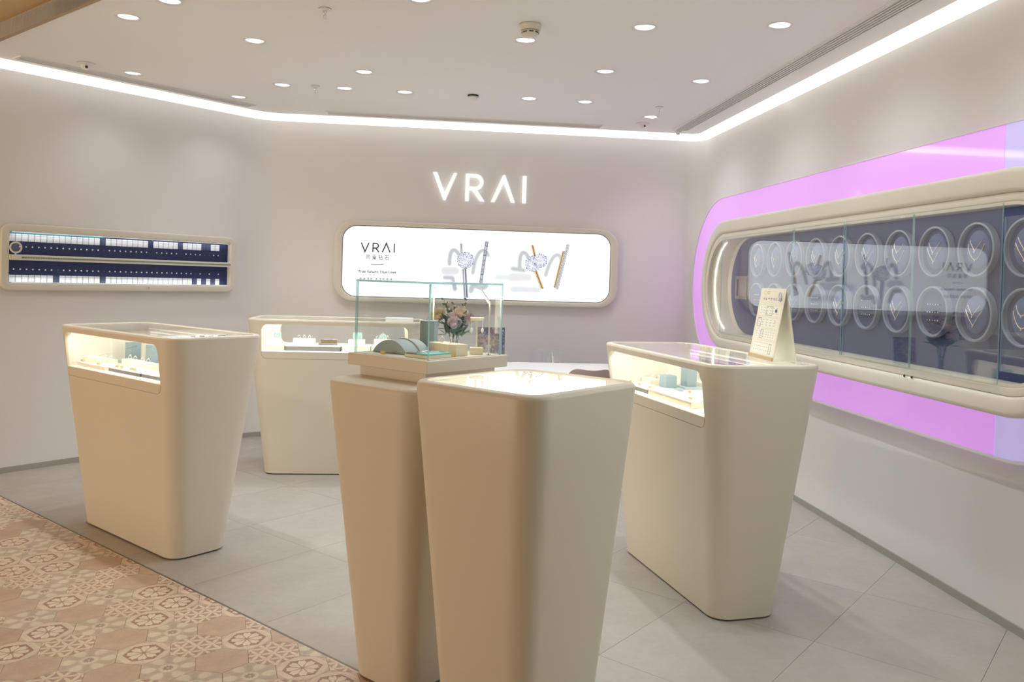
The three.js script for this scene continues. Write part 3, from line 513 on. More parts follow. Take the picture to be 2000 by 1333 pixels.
// glass case contents
{
  const arch = new THREE.Shape(); const rise = 0.046, ch = 0.088, rad = (ch * ch + rise * rise) / (2 * rise), a0 = Math.asin(ch / rad);
  arch.moveTo(-ch, 0); for (let i = 0; i <= 24; i++) { const t = -a0 + (2 * a0 * i) / 24; arch.lineTo(rad * Math.sin(t), rise - rad + rad * Math.cos(t)); } arch.lineTo(ch, 0);
  const o = thing('bracelet_stand', 'grey-green arched bracelet stand in the glass case', 'jewelry stand', fK(-0.085, KY, 0.055), tK);
  mesh('arch', toCreasedNormals(new THREE.ExtrudeGeometry(arch, { depth: 0.12, bevelEnabled: true, bevelSize: 0.001, bevelThickness: 0.001, bevelSegments: 1 }).translate(0, 0.001, -0.06), 0.5), M.slateLight, o);
  const br = thing('bracelet', 'thin silver bracelet laid over the arched stand', 'bracelet', fK(-0.085, KY, 0.045), tK);
  const bp = (r, z) => Array.from({ length: 13 }, (_, i) => { const t = -a0 * 0.93 + 1.86 * a0 * i / 12; return [r * Math.sin(t), rise - rad + r * Math.cos(t), z]; });
  mesh('chain', tube(bp(rad + 0.0042, 0.0), 0.0018, 40, 6), M.silver, br); mesh('clasp', rbox(0.012, 0.004, 0.006, 0.001, 0, rise + 0.0045, 0), M.silver, br);
  const pr = thing('pendant_stand', 'tall blue-grey faceted pendant stand in the glass case', 'jewelry stand', fK(-0.10, KY, -0.10), tK + 0.75);
  mesh('base', rbox(0.098, 0.012, 0.085, 0.001, 0, 0.006, 0.01), M.slateLight, pr);
  mesh('column', prismY([[-0.034, -0.03], [-0.034, 0.012], [-0.012, 0.03], [0.02, 0.03], [0.034, 0.012], [0.034, -0.03]].reverse(), 0.012, 0.112, [], 0.2), M.slate, pr);
  mesh('pendant_chain', tube([[-0.012, 0.112, 0.0], [0, 0.124, 0.0], [0.012, 0.112, 0.0]], 0.0012, 14, 5), M.silver, pr);
  const tr = thing('display_tray', 'cream tray with dark and turquoise top in the glass case', 'tray', fK(0.095, KY, 0.1), tK, TG);
  mesh('tray_body', rbox(0.112, 0.011, 0.116, 0.001, 0, 0.0055, 0), M.block, tr); mesh('dark_pad', rbox(0.05, 0.004, 0.11, 0.001, -0.028, 0.013, 0), M.darkEdge, tr); mesh('turquoise_pad', rbox(0.054, 0.006, 0.112, 0.001, 0.027, 0.014, 0), std(0.16, 0.62, 0.55, 0.5), tr);
  solo('tennis_bracelet', tube(Array.from({ length: 9 }, (_, i) => [-0.05 + 0.0125 * i, 0.0018, 0.004 * Math.sin(i * 1.7)]), 0.0018, 30, 6), M.silver, 'slim stone bracelet lying across the turquoise-topped tray', 'bracelet', fK(0.1, KY + 0.017, 0.09), tK + 0.9);
  const bl = solo('ring_block', prismY([[-0.075, -0.035], [-0.075, 0.035], [0.055, 0.035], [0.075, 0.015], [0.075, -0.035]].reverse(), 0, 0.04, [], 0.2), M.block, 'cream ring block with a clipped corner in the glass case', 'ring stand', fK(0.062, KY, -0.035), tK - 0.23, RG);
  const onBlock = (u, v) => { bl.updateMatrixWorld(); return bl.localToWorld(new THREE.Vector3(u, 0.0408, v)).toArray(); };
  ringAt(onBlock(-0.035, 0.005), tK + 0.9, 'wide silver ring on the clipped-corner block in the glass case', false); ringAt(onBlock(0.03, 0.01), tK + 2.0, 'upright silver ring near the clipped corner in the glass case', false);
  const ts = thing('earring_stand', 'cream T-shaped earring stand in the glass case', 'jewelry stand', fK(0.12, KY, -0.125), tK + 0.75);
  mesh('base', rbox(0.048, 0.025, 0.04, 0.001, 0, 0.0125, 0), M.block, ts); mesh('post', box(0.006, 0.1, 0.006, 0, 0.075, 0), M.block, ts); mesh('crossbar', rbox(0.05, 0.013, 0.01, 0.001, 0, 0.128, 0), M.block, ts);
  [[-0.02, 'farther'], [0.02, 'nearer']].forEach(([dx, k]) => { ts.updateMatrixWorld(); const p = ts.localToWorld(new THREE.Vector3(dx, 0.128, 0.006)).toArray(), e = thing('drop_earring', k + ' drop earring hanging from the T-shaped stand', 'earring', p, tK + 0.75, 'drop earrings on the stand'); mesh('hook', stick([0, 0.004, 0], [0, -0.03, 0.001], 0.0009, 6), M.silver, e); mesh('drop', lathe([[0, -0.052], [0.006, -0.042], [0.004, -0.033], [0, -0.03]], 10), M.gem, e); });
  solo('price_tag', tagGeo, M.tagGold, 'gold price tag before the arched stand in the glass case', 'price tag', fK(-0.075, KY, 0.155), tK, GG);
  solo('price_tag', tagGeo, M.tagGold, 'gold price tag between tray and clipped-corner block', 'price tag', fK(0.14, KY, 0.026), tK + 1.2, GG);
  const lampStick = (p, turn, label) => { const l = thing('case_lamp', label, 'lamp', p, turn, 'slim lamps in the glass case'); mesh('foot', cyl(0.008, 0.009, 0.004, 0, 0.002, 0, 14), M.silver, l); mesh('pole', box(0.0055, 0.19, 0.0055, 0, 0.097, 0), M.creamFrame, l); const h = mesh('lamp_head', stick([0, 0.191, 0], [-0.033, 0.236, 0.0], 0.0035, 8), M.creamFrame, l); mesh('lamp_strip', stick([-0.003, 0.189, 0.0], [-0.035, 0.2335, 0.0], 0.0024, 8), M.ledFace, h);
    const pl = new THREE.PointLight(lin(1, 0.97, 0.9), 0.05); pl.name = 'glow'; pl.position.set(-0.026, 0.206, 0); pl.castShadow = true; pl.shadow.radius = 0.4; l.add(pl); };
  lampStick(fK(0.158, KY, -0.15), tK + 0.75, 'slim bent case lamp at the clear corner of the glass case');
  lampStick(fK(-0.15, KY, -0.172), tK + 2.4, 'slim bent case lamp glaring behind the tall pendant stand');
}
// tent sign on the counter
{
  const [x, y, z] = fE(0.33, CN.h + 0.001, -0.172), o = thing('tent_sign', 'cream printed tent-shaped price sign on the counter corner', 'sign', [x, y, z], tE - 0.2);
  const print = canvasTexture(360, 820, (c, w, h) => {
    c.fillStyle = '#ece6d4'; c.fillRect(0, 0, w, h);
    c.strokeStyle = '#9a9484'; c.fillStyle = '#6f7480';
    const glyph = (gx, gy, s) => { c.lineWidth = Math.max(1.4, s * 0.09); c.strokeStyle = '#5f6d84'; c.beginPath(); for (let k = 0; k < 5; k++) { const a = rnd(), b = rnd(); if (rnd() < 0.5) { c.moveTo(gx + s * 0.1, gy + s * a); c.lineTo(gx + s * 0.9, gy + s * a); } else { c.moveTo(gx + s * b, gy + s * 0.05); c.lineTo(gx + s * b, gy + s * 0.95); } } c.stroke(); };
    c.lineWidth = 3; c.strokeStyle = '#b9a98c'; c.beginPath(); c.arc(75, 55, 20, 0, 7); c.stroke(); c.strokeStyle = '#6a6a70'; c.beginPath(); c.arc(120, 52, 15, 0, 7); c.stroke();
    for (let i = 0; i < 8; i++) glyph(48 + i * 37, 110, 30);
    const card = (px, py, pw, ph, cols) => { c.fillStyle = '#f4f0e2'; c.fillRect(px, py, pw, ph); c.fillStyle = '#9aa0a4'; for (let i = 0; i < cols; i++) for (let j = 0; j < 3; j++) c.fillRect(px + 14 + i * (pw - 20) / cols, py + 16 + j * ph / 3.4, (pw - 40) / cols * 0.55, 5); };
    card(30, 210, 300, 110, 6); card(30, 350, 300, 105, 5); card(30, 490, 300, 95, 8); card(30, 620, 300, 140, 9);
    c.strokeStyle = '#7f7a6c'; c.lineWidth = 5; c.strokeRect(135, 214, 88, 100); c.strokeRect(36, 352, 50, 98); c.strokeRect(110, 488, 34, 98); c.strokeRect(270, 640, 30, 110);
    c.fillStyle = '#d8c860'; c.beginPath(); c.arc(290, 385, 9, 0, 7); c.fill(); c.fillStyle = '#5c6c84'; c.fillRect(262, 240, 30, 36);
  });
  const W = 0.275, Hh = 0.315, lean = 0.165, face = new THREE.BoxGeometry(W, Hh, 0.003);
  const side = (s, mats, name) => { const m = mesh(name, face, mats, o); m.rotation.order = 'YXZ'; m.position.set(0, Hh / 2 * Math.cos(lean) + 0.0005, s * 0.5 * Hh * Math.sin(lean) ); m.rotation.x = -s * lean; return m; };
  const paper = std(0.82, 0.79, 0.70, 0.7), printed = new THREE.MeshStandardMaterial({ map: print, roughness: 0.6 });
  side(1, [paper, paper, paper, paper, printed, paper], 'printed_panel');
  side(-1, paper, 'rear_panel');
  mesh('wood_foot', rbox(W, 0.016, 0.006, 0.001, 0, 0.0085, Hh * Math.sin(lean) + 0.002), std(0.55, 0.38, 0.2, 0.6), o);
  const ac = mesh('acrylic_base', box(W, 0.003, 2 * Hh * Math.sin(lean), 0, 0.0015, 0), M.glass, o);
  mesh('ornament', tube([[-0.012, 0, 0], [0, 0.012, 0], [0.012, 0, 0], [0, -0.03, 0]], 0.0016, 24, 5, true).translate(W / 2 - 0.03, Hh * 0.9, 0.016), std(0.35, 0.42, 0.55, 0.3, 0.5), o);
}

// ---------- lightbox and lettering on the rear wall ----------
const K7 = 7.17 / 7.14, bx = (x) => x * K7, by = (y) => 1.4 + (y - 1.4) * K7;
const glyphs = {
  rui: [[[10, 18], [90, 18]], [[33, 8], [33, 30]], [[67, 8], [67, 30]], [[18, 95], [18, 40], [82, 40], [82, 90], [72, 95]], [[50, 30], [50, 52], [30, 80]], [[50, 55], [70, 78]]],
  ai: [[[75, 6], [25, 12]], [[28, 20], [33, 28]], [[48, 18], [52, 26]], [[72, 18], [65, 28]], [[14, 48], [14, 36], [86, 36], [84, 48]], [[25, 50], [75, 50]], [[12, 62], [88, 62]], [[45, 50], [38, 72], [12, 95]], [[40, 72], [72, 72], [55, 85], [35, 96]], [[42, 76], [60, 88], [88, 96]]],
  zuan: [[[28, 6], [10, 32]], [[22, 20], [42, 20]], [[14, 38], [42, 38]], [[12, 56], [44, 56]], [[28, 38], [28, 90], [44, 80]], [[70, 8], [70, 50]], [[70, 28], [92, 28]], [[54, 50], [90, 50], [90, 92], [54, 92], [54, 50]]],
  shi: [[[10, 14], [90, 14]], [[48, 14], [38, 45], [8, 70]], [[32, 50], [82, 50], [82, 92], [32, 92], [32, 50]]],
};
const BOX = 1.35;                                                              // lightbox white, beyond what the picture holds
const poster = canvasTexture(2048, 530, (c, w, h) => {
  c.fillStyle = '#fbfcfc'; c.fillRect(0, 0, w, h);
  const X = (f) => f * w, Y = (f) => f * h;
  const blurred = (b, col, lw, pts) => { c.filter = `blur(${b}px)`; c.strokeStyle = col; c.lineWidth = lw; c.lineCap = 'round'; c.lineJoin = 'round'; c.beginPath(); pts.forEach(([x, y], i) => (i ? c.lineTo(X(x), Y(y)) : c.moveTo(X(x), Y(y)))); c.stroke(); c.filter = 'none'; };
  const bez = (b, col, lw, p) => { c.filter = `blur(${b}px)`; c.strokeStyle = col; c.lineWidth = lw; c.lineCap = 'round'; c.beginPath(); c.moveTo(X(p[0]), Y(p[1])); for (let i = 2; i < p.length; i += 6) c.bezierCurveTo(X(p[i]), Y(p[i + 1]), X(p[i + 2]), Y(p[i + 3]), X(p[i + 4]), Y(p[i + 5])); c.stroke(); c.filter = 'none'; };
  c.filter = 'blur(16px)'; c.fillStyle = '#e6e8ec'; c.fillRect(X(0.62), Y(0.80), X(0.12), Y(0.08)); c.fillStyle = '#eceef0'; c.fillRect(X(0.56), Y(0.62), X(0.1), Y(0.1)); c.filter = 'none';
  // soft cast shapes in the print
  bez(5, '#c4c8cb', 26, [0.392, 0.50, 0.390, 0.20, 0.420, 0.28, 0.435, 0.44]); blurred(8, '#e8e7ea', 58, [[0.375, 0.60], [0.415, 0.60]]); blurred(6, '#c3c6d0', 24, [[0.375, 0.70], [0.405, 0.70], [0.415, 0.86]]);
  bez(5, '#c9ccce', 24, [0.480, 0.62, 0.490, 0.24, 0.525, 0.24, 0.535, 0.36]); bez(7, '#d6d7dc', 30, [0.475, 0.88, 0.48, 0.7, 0.51, 0.9, 0.53, 0.80]);
  bez(5, '#c8cbca', 26, [0.655, 0.52, 0.652, 0.20, 0.680, 0.28, 0.695, 0.44]); blurred(7, '#c3c9cb', 26, [[0.628, 0.54], [0.672, 0.56]]); blurred(10, '#eeecec', 60, [[0.63, 0.66], [0.69, 0.66]]);
  bez(5, '#cdd0ce', 24, [0.755, 0.62, 0.775, 0.30, 0.805, 0.24, 0.815, 0.42]);
  // ring bands
  const bandLine = (x0, y0, x1, y1, cols, lw) => cols.forEach((col, i) => { c.strokeStyle = col; c.lineWidth = lw / cols.length + 1; c.lineCap = 'butt'; const o = (i - (cols.length - 1) / 2) * lw / cols.length; c.beginPath(); c.moveTo(X(x0) + o, Y(y0)); c.lineTo(X(x1) + o, Y(y1)); c.stroke(); });
  const silver = ['#d9dade', '#8d8f98', '#f4f4f6', '#5d6070', '#b9bbc4'], gold = ['#e0bd84', '#f4e2bb', '#a8895a', '#6f6a60', '#d9b06c', '#f0d9a8'];
  bandLine(0.432, 0.20, 0.438, 0.42, silver, 18); bandLine(0.447, 0.56, 0.457, 0.98, silver, 34);
  bandLine(0.701, 0.19, 0.715, 0.40, gold, 24); bandLine(0.716, 0.56, 0.744, 0.82, gold, 28);
  // baguette band
  for (let i = 0; i < 9; i++) { const t = i / 9, x = X(0.529 - 0.019 * t), y = Y(0.16 + 0.62 * t); c.save(); c.translate(x, y); c.rotate(0.12); c.fillStyle = i & 1 ? '#e4e6ec' : '#c9cdd6'; c.fillRect(-11, 0, 22, 34); c.strokeStyle = '#5a5e6c'; c.lineWidth = 2.6; c.strokeRect(-11, 0, 22, 34); c.strokeRect(-6, 7, 12, 20); c.restore(); }
  // gold pave band
  bandLine(0.822, 0.26, 0.792, 0.80, ['#e3c394', '#8e7a58', '#e8cfa2', '#c69c5c'], 26);
  for (let i = 0; i < 15; i++) { const t = i / 14, x = X(0.836 - 0.036 * t) , y = Y(0.18 + 0.62 * t); c.fillStyle = '#e6e8ee'; c.beginPath(); c.arc(x, y, 12, 0, 7); c.fill(); c.strokeStyle = '#6f7484'; c.lineWidth = 2.2; c.stroke(); for (let k = 0; k < 4; k++) { c.beginPath(); c.moveTo(x, y); c.lineTo(x + 9 * Math.cos(k * 1.6 + i), y + 9 * Math.sin(k * 1.6 + i)); c.stroke(); } }
  // brilliant stones
  const brilliant = (cx, cy, r) => {
    c.fillStyle = '#e9ebf2'; c.beginPath(); c.arc(cx, cy, r, 0, 7); c.fill();
    for (let i = 0; i < 150; i++) { const a = rnd() * 2 * PI, d = Math.sqrt(rnd()) * r * 0.95, s = r * (0.06 + 0.14 * rnd()); const k = 85 + rnd() * 150; c.fillStyle = `rgb(${k},${k + 4},${k + 14})`; c.beginPath(); c.moveTo(cx + d * Math.cos(a), cy + d * Math.sin(a)); c.lineTo(cx + (d + s * 0.5) * Math.cos(a + 0.16), cy + (d + s * 0.5) * Math.sin(a + 0.16)); c.lineTo(cx + Math.max(0, d - s) * Math.cos(a), cy + Math.max(0, d - s) * Math.sin(a)); c.fill(); }
    c.strokeStyle = '#ffffff'; c.lineWidth = 2; for (let i = 0; i < 16; i++) { const a = i * PI / 8; c.beginPath(); c.moveTo(cx + r * 0.25 * Math.cos(a), cy + r * 0.25 * Math.sin(a)); c.lineTo(cx + r * 0.9 * Math.cos(a + 0.2), cy + r * 0.9 * Math.sin(a + 0.2)); c.stroke(); }
    c.strokeStyle = '#5f6374'; c.lineWidth = 3.5; for (let i = 0; i < 20; i++) { const a = i * PI / 10 + rnd() * 0.1; c.beginPath(); c.arc(cx, cy, r, a, a + 0.16); c.stroke(); } c.fillStyle = '#7c8092'; for (let i = 0; i < 6; i++) { const a = 0.4 + i * PI / 3; c.beginPath(); c.arc(cx + r * Math.cos(a), cy + r * Math.sin(a), 5, 0, 7); c.fill(); }
  };
  brilliant(X(0.451), Y(0.44), 62); brilliant(X(0.706), Y(0.46), 60); brilliant(X(0.733), Y(0.41), 52);
  // words
  c.strokeStyle = '#2c2e31'; c.lineCap = 'butt'; c.lineJoin = 'miter'; c.lineWidth = 8;
  const word = (p) => { c.beginPath(); p.forEach(([x, y], i) => (i ? c.lineTo(x, y) : c.moveTo(x, y))); c.stroke(); };
  c.save(); c.translate(X(0.066), Y(0.235)); c.scale(1.1, 1.1); const x0 = 0, y0 = 0, H = 62;
  word([[x0, y0], [x0 + 26, y0 + H], [x0 + 52, y0]]);
  word([[x0 + 80, y0 + H], [x0 + 80, y0]]); c.beginPath(); c.moveTo(x0 + 78, y0 + 3); c.lineTo(x0 + 98, y0 + 3); c.arc(x0 + 100, y0 + 19, 16, -PI / 2, PI / 2); c.lineTo(x0 + 78, y0 + 35); c.stroke(); word([[x0 + 98, y0 + 35], [x0 + 120, y0 + H]]);
  word([[x0 + 144, y0 + H], [x0 + 170, y0], [x0 + 196, y0 + H]]); word([[x0 + 224, y0], [x0 + 224, y0 + H]]); c.restore();
  c.strokeStyle = '#606264'; c.lineWidth = 3.2; const g0 = X(0.082), gy = Y(0.40), gs = 40;
  Object.values(glyphs).forEach((g, i) => g.forEach((st) => word(st.map(([a, b]) => [g0 + i * 47 + a / 100 * gs, gy + b / 100 * gs]))));
  c.strokeStyle = '#44474a'; c.lineWidth = 4; word([[X(0.102), Y(0.545)], [X(0.147), Y(0.545)]]);
  c.fillStyle = '#1e2022'; c.font = 'bold 26px sans-serif'; c.fillText('True Values', X(0.058), Y(0.665)); c.fillText('True Love', X(0.136), Y(0.665)); c.fillRect(X(0.1295), Y(0.645), 4, 4);
  c.lineWidth = 2.8; c.strokeStyle = '#4a4d50'; for (let i = 0; i < 9; i++) { const gx = X(0.062) + i * 27 + (i > 3 ? 10 : 0), gyy = Y(0.735); for (let k = 0; k < 4; k++) { word([[gx + 2, gyy + 3 + k * 6], [gx + 20, gyy + 3 + k * 6]]); } word([[gx + 6 + (i % 3) * 4, gyy], [gx + 6 + (i % 3) * 4, gyy + 24]]); }
  const im = c.getImageData(0, 0, w, h), d = im.data, tone = new Uint8Array(256);
  for (let i = 0; i < 256; i++) { const L = Math.pow(i / 255, 2.2), t = Math.min(1, Math.max(0, (i - 238) / 13)), k = 1 / BOX + (1 - 1 / BOX) * t * t * (3 - 2 * t); tone[i] = Math.round(255 * Math.pow(L * k, 1 / 2.2)); }
  for (let i = 0; i < d.length; i += 4) { d[i] = tone[d[i]]; d[i + 1] = tone[d[i + 1]]; d[i + 2] = tone[d[i + 2]]; }
  c.putImageData(im, 0, 0);
});
{
  const x0 = bx(-0.687), x1 = bx(1.632), y0 = by(1.217), y1 = by(1.8155), zf = BACK + 0.045, cx = (x0 + x1) / 2, cy = (y0 + y1) / 2;
  const o = thing('lightbox_sign', 'long rounded white lightbox advertising rings on the rear wall', 'lightbox', [cx, cy, BACK]);
  const A = (x1 - x0) / 2, B = (y1 - y0) / 2;
  mesh('frame', plate(capsulePts(-A - 0.075, A + 0.075, -B - 0.05, B + 0.05, 0.17, 14), [capsulePts(-A - 0.006, A + 0.006, -B - 0.006, B + 0.006, 0.125, 14).reverse()], 0, 0.06, 0.012), M.creamFrame, o);
  mesh('metal_edge', plate(capsulePts(-A - 0.006, A + 0.006, -B - 0.006, B + 0.006, 0.125, 14), [capsulePts(-A, A, -B, B, 0.12, 14).reverse()], 0.0, 0.05), std(0.35, 0.35, 0.38, 0.3, 0.8), o);
  const g = plate(capsulePts(-A, A, -B, B, 0.12, 14), [], 0.0, 0.045);
  metreUV(g, (x, y) => [(x + A) / (2 * A), (y + B) / (2 * B)]);
  mesh('lit_screen', g, new THREE.MeshStandardMaterial({ color: 0x222222, roughness: 0.3, emissive: 0xffffff, emissiveMap: poster, emissiveIntensity: BOX }), o);
  areaLight(o, [0.97, 0.98, 1], 0.15, 2 * A * 0.97, 2 * B * 0.9, [0, 0, 0.062], [0, 0, 1]);
}
// raised letters V R (A without bar) I
{
  const o = thing('wall_letters', 'white illuminated raised letters above the lightbox', 'sign', [bx(0.059), by(2.068), BACK]), H = 0.236 * K7;
  const kx = 0.00451 / 9.09 * K7, L = (x) => (x - 137) * kx;                  // widths of the letters as measured on the wall
  const put = (pts, holes = []) => mesh('letter', plate(pts.map(([a, b]) => new THREE.Vector2(a, b)), holes.map((h) => h.map(([a, b]) => new THREE.Vector2(a, b))), 0.006, 0.03, 0), M.letter, o);
  const T = 0.034 * K7;
  put([[L(137), H], [L(325), 0], [L(362), 0], [L(557), H], [L(497), H], [L(345), H * 0.27], [L(207), H]].reverse());
  const rc = [L(872), H * 0.7025], R0 = H * 0.2975, R1 = R0 - H * 0.125, arcp = (r, up) => Array.from({ length: 13 }, (_, i) => { const t = up ? -PI / 2 + PI * i / 12 : PI / 2 - PI * i / 12; return [rc[0] + r * 1.05 * Math.cos(t), rc[1] + r * Math.sin(t)]; });
  put([[L(707), 0], [L(770), 0], [L(770), H * 0.405], [L(822), H * 0.405], [L(968), 0], [L(1046), 0], [L(905), H * 0.42], ...arcp(R0, true).slice(1), [L(707), H]], [[[L(770), H * 0.875], ...arcp(R1, false), [L(770), H * 0.53]].reverse()]);
  put([[L(1160), 0], [L(1360), H], [L(1398), H], [L(1582), 0], [L(1515), 0], [L(1378), H * 0.73], [L(1225), 0]].reverse());
  put([[L(1712), 0], [L(1778), 0], [L(1778), H], [L(1712), H]]);
}

// ---------- loose stone display on the slanted wall ----------
{
  const p = [-2.15 - 0.05 * R2, 1.449, -6.334 - 0.05 * R2], d = ((LEFT - (p[0] + p[2])) * R2);
  const o = thing('stone_display', 'long cream framed display of loose stones on navy boards', 'display case', [p[0] + d * R2, 0, p[2] + d * R2], PI / 4);
  const yc = 1.449, A = 0.87, B = 0.224;
  mesh('frame', plate(capsulePts(-A, A, yc - B, yc + B, 0.075, 10), [capsulePts(-0.817, 0.817, 1.277, 1.62, 0.012, 4).reverse()], 0, 0.05, 0.01), M.creamFrame, o);
  mesh('backing', box(1.64, 0.345, 0.006, 0, 1.4485, 0.006), M.navyDeep, o);
  mesh('teal_strip', box(0.62, 0.011, 0.004, -0.505, 1.6145, 0.011), std(0.01, 0.30, 0.36, 0.5), o);
  const rail = mesh('rail', rbox(1.64, 0.037, 0.022, 0.004, 0, 1.4475, 0.058), M.creamFrame, o);
  mesh('rail_slot', box(1.56, 0.011, 0.002, 0.03, 1.4475, 0.0695), std(0.30, 0.40, 0.30, 0.6), rail);
  mesh('rail_notches', merge(Array.from({ length: 96 }, (_, i) => box(0.005, 0.004, 0.002, -0.74 + i * 0.016, 1.4475, 0.0708))), M.dark, rail).userData.kind = 'stuff';
  const card = rbox(0.0368, 0.05, 0.002, 0.0008, 0, 0, 0, 1), gem = lathe([[0, -0.0035], [0.0056, 0], [0.0036, 0.0026], [0, 0.0028]], 8).rotateX(PI / 2), foil = std(0.74, 0.76, 0.80, 0.5), foil2 = std(0.70, 0.72, 0.77, 0.55), navyCard = std(0.045, 0.065, 0.13, 0.6), pin = std(0.35, 0.36, 0.4, 0.4);
  const lid = box(0.036, 0.0025, 0.001, 0, 0.014, 0.0014);
  for (const [yb, yg, n, x0, darks, gap] of [[1.581, 1.52, 39, -0.791, [15, 30, 35, 36], 24], [1.305, 1.368, 39, -0.785, [7, 15, 33, 35, 37], -1]]) for (let i = 0; i < n; i++) {
    if (i === gap) continue;
    const dk = darks.includes(i), m = mesh('card', card, dk ? navyCard : i % 3 ? foil : foil2, o); m.position.set(x0 + i * 0.0398, yb, 0.0105);
    if (!dk) mesh('card_edge', lid, pin, m);
    if (!(yg > 1.5 && i === 0)) { const s = mesh(dk ? 'pin' : 'gemstone', gem, dk ? pin : M.gemWhite, o); s.position.set(x0 + i * 0.0398 + 0.008, yg, 0.012); if (dk) s.scale.setScalar(0.4); }
  }
  for (const [y, to] of [[1.6165, 1.56], [1.2805, 1.33]]) { mesh('led_strip', box(1.6, 0.003, 0.005, 0, y, 0.0365), M.stripFace, o); areaLight(o, [0.96, 0.98, 1], 16, 1.6, 0.005, [0, y + (to > y ? 0.0025 : -0.0025), 0.0365], [0, to, 0.012]); }
  mesh('glass_cover', box(1.63, 0.34, 0.003, 0, 1.4485, 0.0445), M.coverGlass, o);
  mesh('lock', cyl(0.009, 0.009, 0.004, 0, 0, 0, 14).rotateX(PI / 2).translate(0.135, 1.252, 0.0515), M.silver, o);
  const mg = thing('magnifier', 'cream ring magnifier on a stem sliding on the stone display rail', 'magnifier', [p[0] + d * R2, 0, p[2] + d * R2], PI / 4);
  mesh('ring', new THREE.TorusGeometry(0.034, 0.0055, 10, 36).translate(-0.794, 1.512, 0.088), M.creamFrame, mg);
  mesh('lens', cyl(0.033, 0.033, 0.003, 0, 0, 0, 32).rotateX(PI / 2).translate(-0.794, 1.512, 0.088), M.glass, mg);
  mesh('stem', stick([-0.795, 1.474, 0.088], [-0.797, 1.447, 0.08], 0.0045, 10), M.creamFrame, mg);
  mesh('slider', rbox(0.03, 0.03, 0.014, 0.003, -0.797, 1.4475, 0.0775), M.creamFrame, mg);
}

// ---------- necklace wall ----------
{
  const yP = [0.72, 2.11], x0 = -7.115, x1 = -2.45, r = 0.692, seam = -3.19;
  const outer = capsulePts(x0, x1, yP[0], yP[1], r, 30), hole = () => capsulePts(-6.54, -2.50, 0.905, 1.91, 0.50, 30);
  const o = thing('iridescent_surround', 'glowing pink and lilac glass surround ringing the necklace case', 'wall panel', [RIGHT, 0, 0], -PI / 2);
  mesh('backing', plate(capsulePts(x0 + 0.13, x1 - 0.02, yP[0] + 0.13, yP[1] - 0.13, r - 0.13, 30), [hole().reverse()], 0.002, 0.06), M.creamFrame, o);
  mesh('trim_ring', plate(capsulePts(x0 - 0.012, x1 + 0.012, yP[0] - 0.012, yP[1] + 0.012, r + 0.012, 30), [capsulePts(x0, x1, yP[0], yP[1], r, 30).reverse()], 0.042, 0.075), M.trim, o);
  const half = (keep) => {                                                   // C-shaped pane on one side of the seam
    const order = (pts) => { const k = pts.filter((p) => keep(p.x)); return k; };
    const oc = order(capsulePts(x0 + 0.001, x1 - 0.001, yP[0] + 0.001, yP[1] - 0.001, r - 0.001, 30)), ic = order(hole());
    return [oc, ic];
  };
  const pane = (left) => {
    const [oc, ic] = half((x) => (left ? x < seam : x > seam));
    // capsulePts runs counter-clockwise: the right end starts at the bottom, the left end follows from the top
    const s = left ? seam - 0.0015 : seam + 0.0015, o1 = left ? [new THREE.Vector2(s, yP[1] - 0.001), ...oc, new THREE.Vector2(s, yP[0] + 0.001)] : [new THREE.Vector2(s, yP[0] + 0.001), ...oc, new THREE.Vector2(s, yP[1] - 0.001)];
    const i1 = left ? [new THREE.Vector2(s, 1.91), ...ic, new THREE.Vector2(s, 0.905)] : [new THREE.Vector2(s, 0.905), ...ic, new THREE.Vector2(s, 1.91)];
    return plate([...o1, ...i1.reverse()], [], 0.06, 0.069);
  };
  const film = (c, e) => new THREE.MeshPhysicalMaterial({ color: lin(...c), roughness: 0.06, metalness: 0.0, clearcoat: 1, clearcoatRoughness: 0.03, emissive: lin(...e), emissiveIntensity: PINK_GLOW });
  mesh('iridescent_pane', pane(true), film([0.62, 0.36, 0.74], [0.90, 0.38, 1.15]), o).userData.label = 'bright pink iridescent pane';
  mesh('iridescent_pane', pane(false), film([0.50, 0.46, 0.78], [0.62, 0.52, 1.0]), o).userData.label = 'lilac iridescent pane';
  areaLight(o, [1, 0.42, 1], 0.06, 3.6, 0.2, [-5.0, 0.84, 0.08], [-5.0, 0.84, 1]);
  areaLight(o, [1, 0.42, 1], 0.06, 3.6, 0.2, [-5.0, 1.99, 0.08], [-5.0, 1.99, 1]);
}
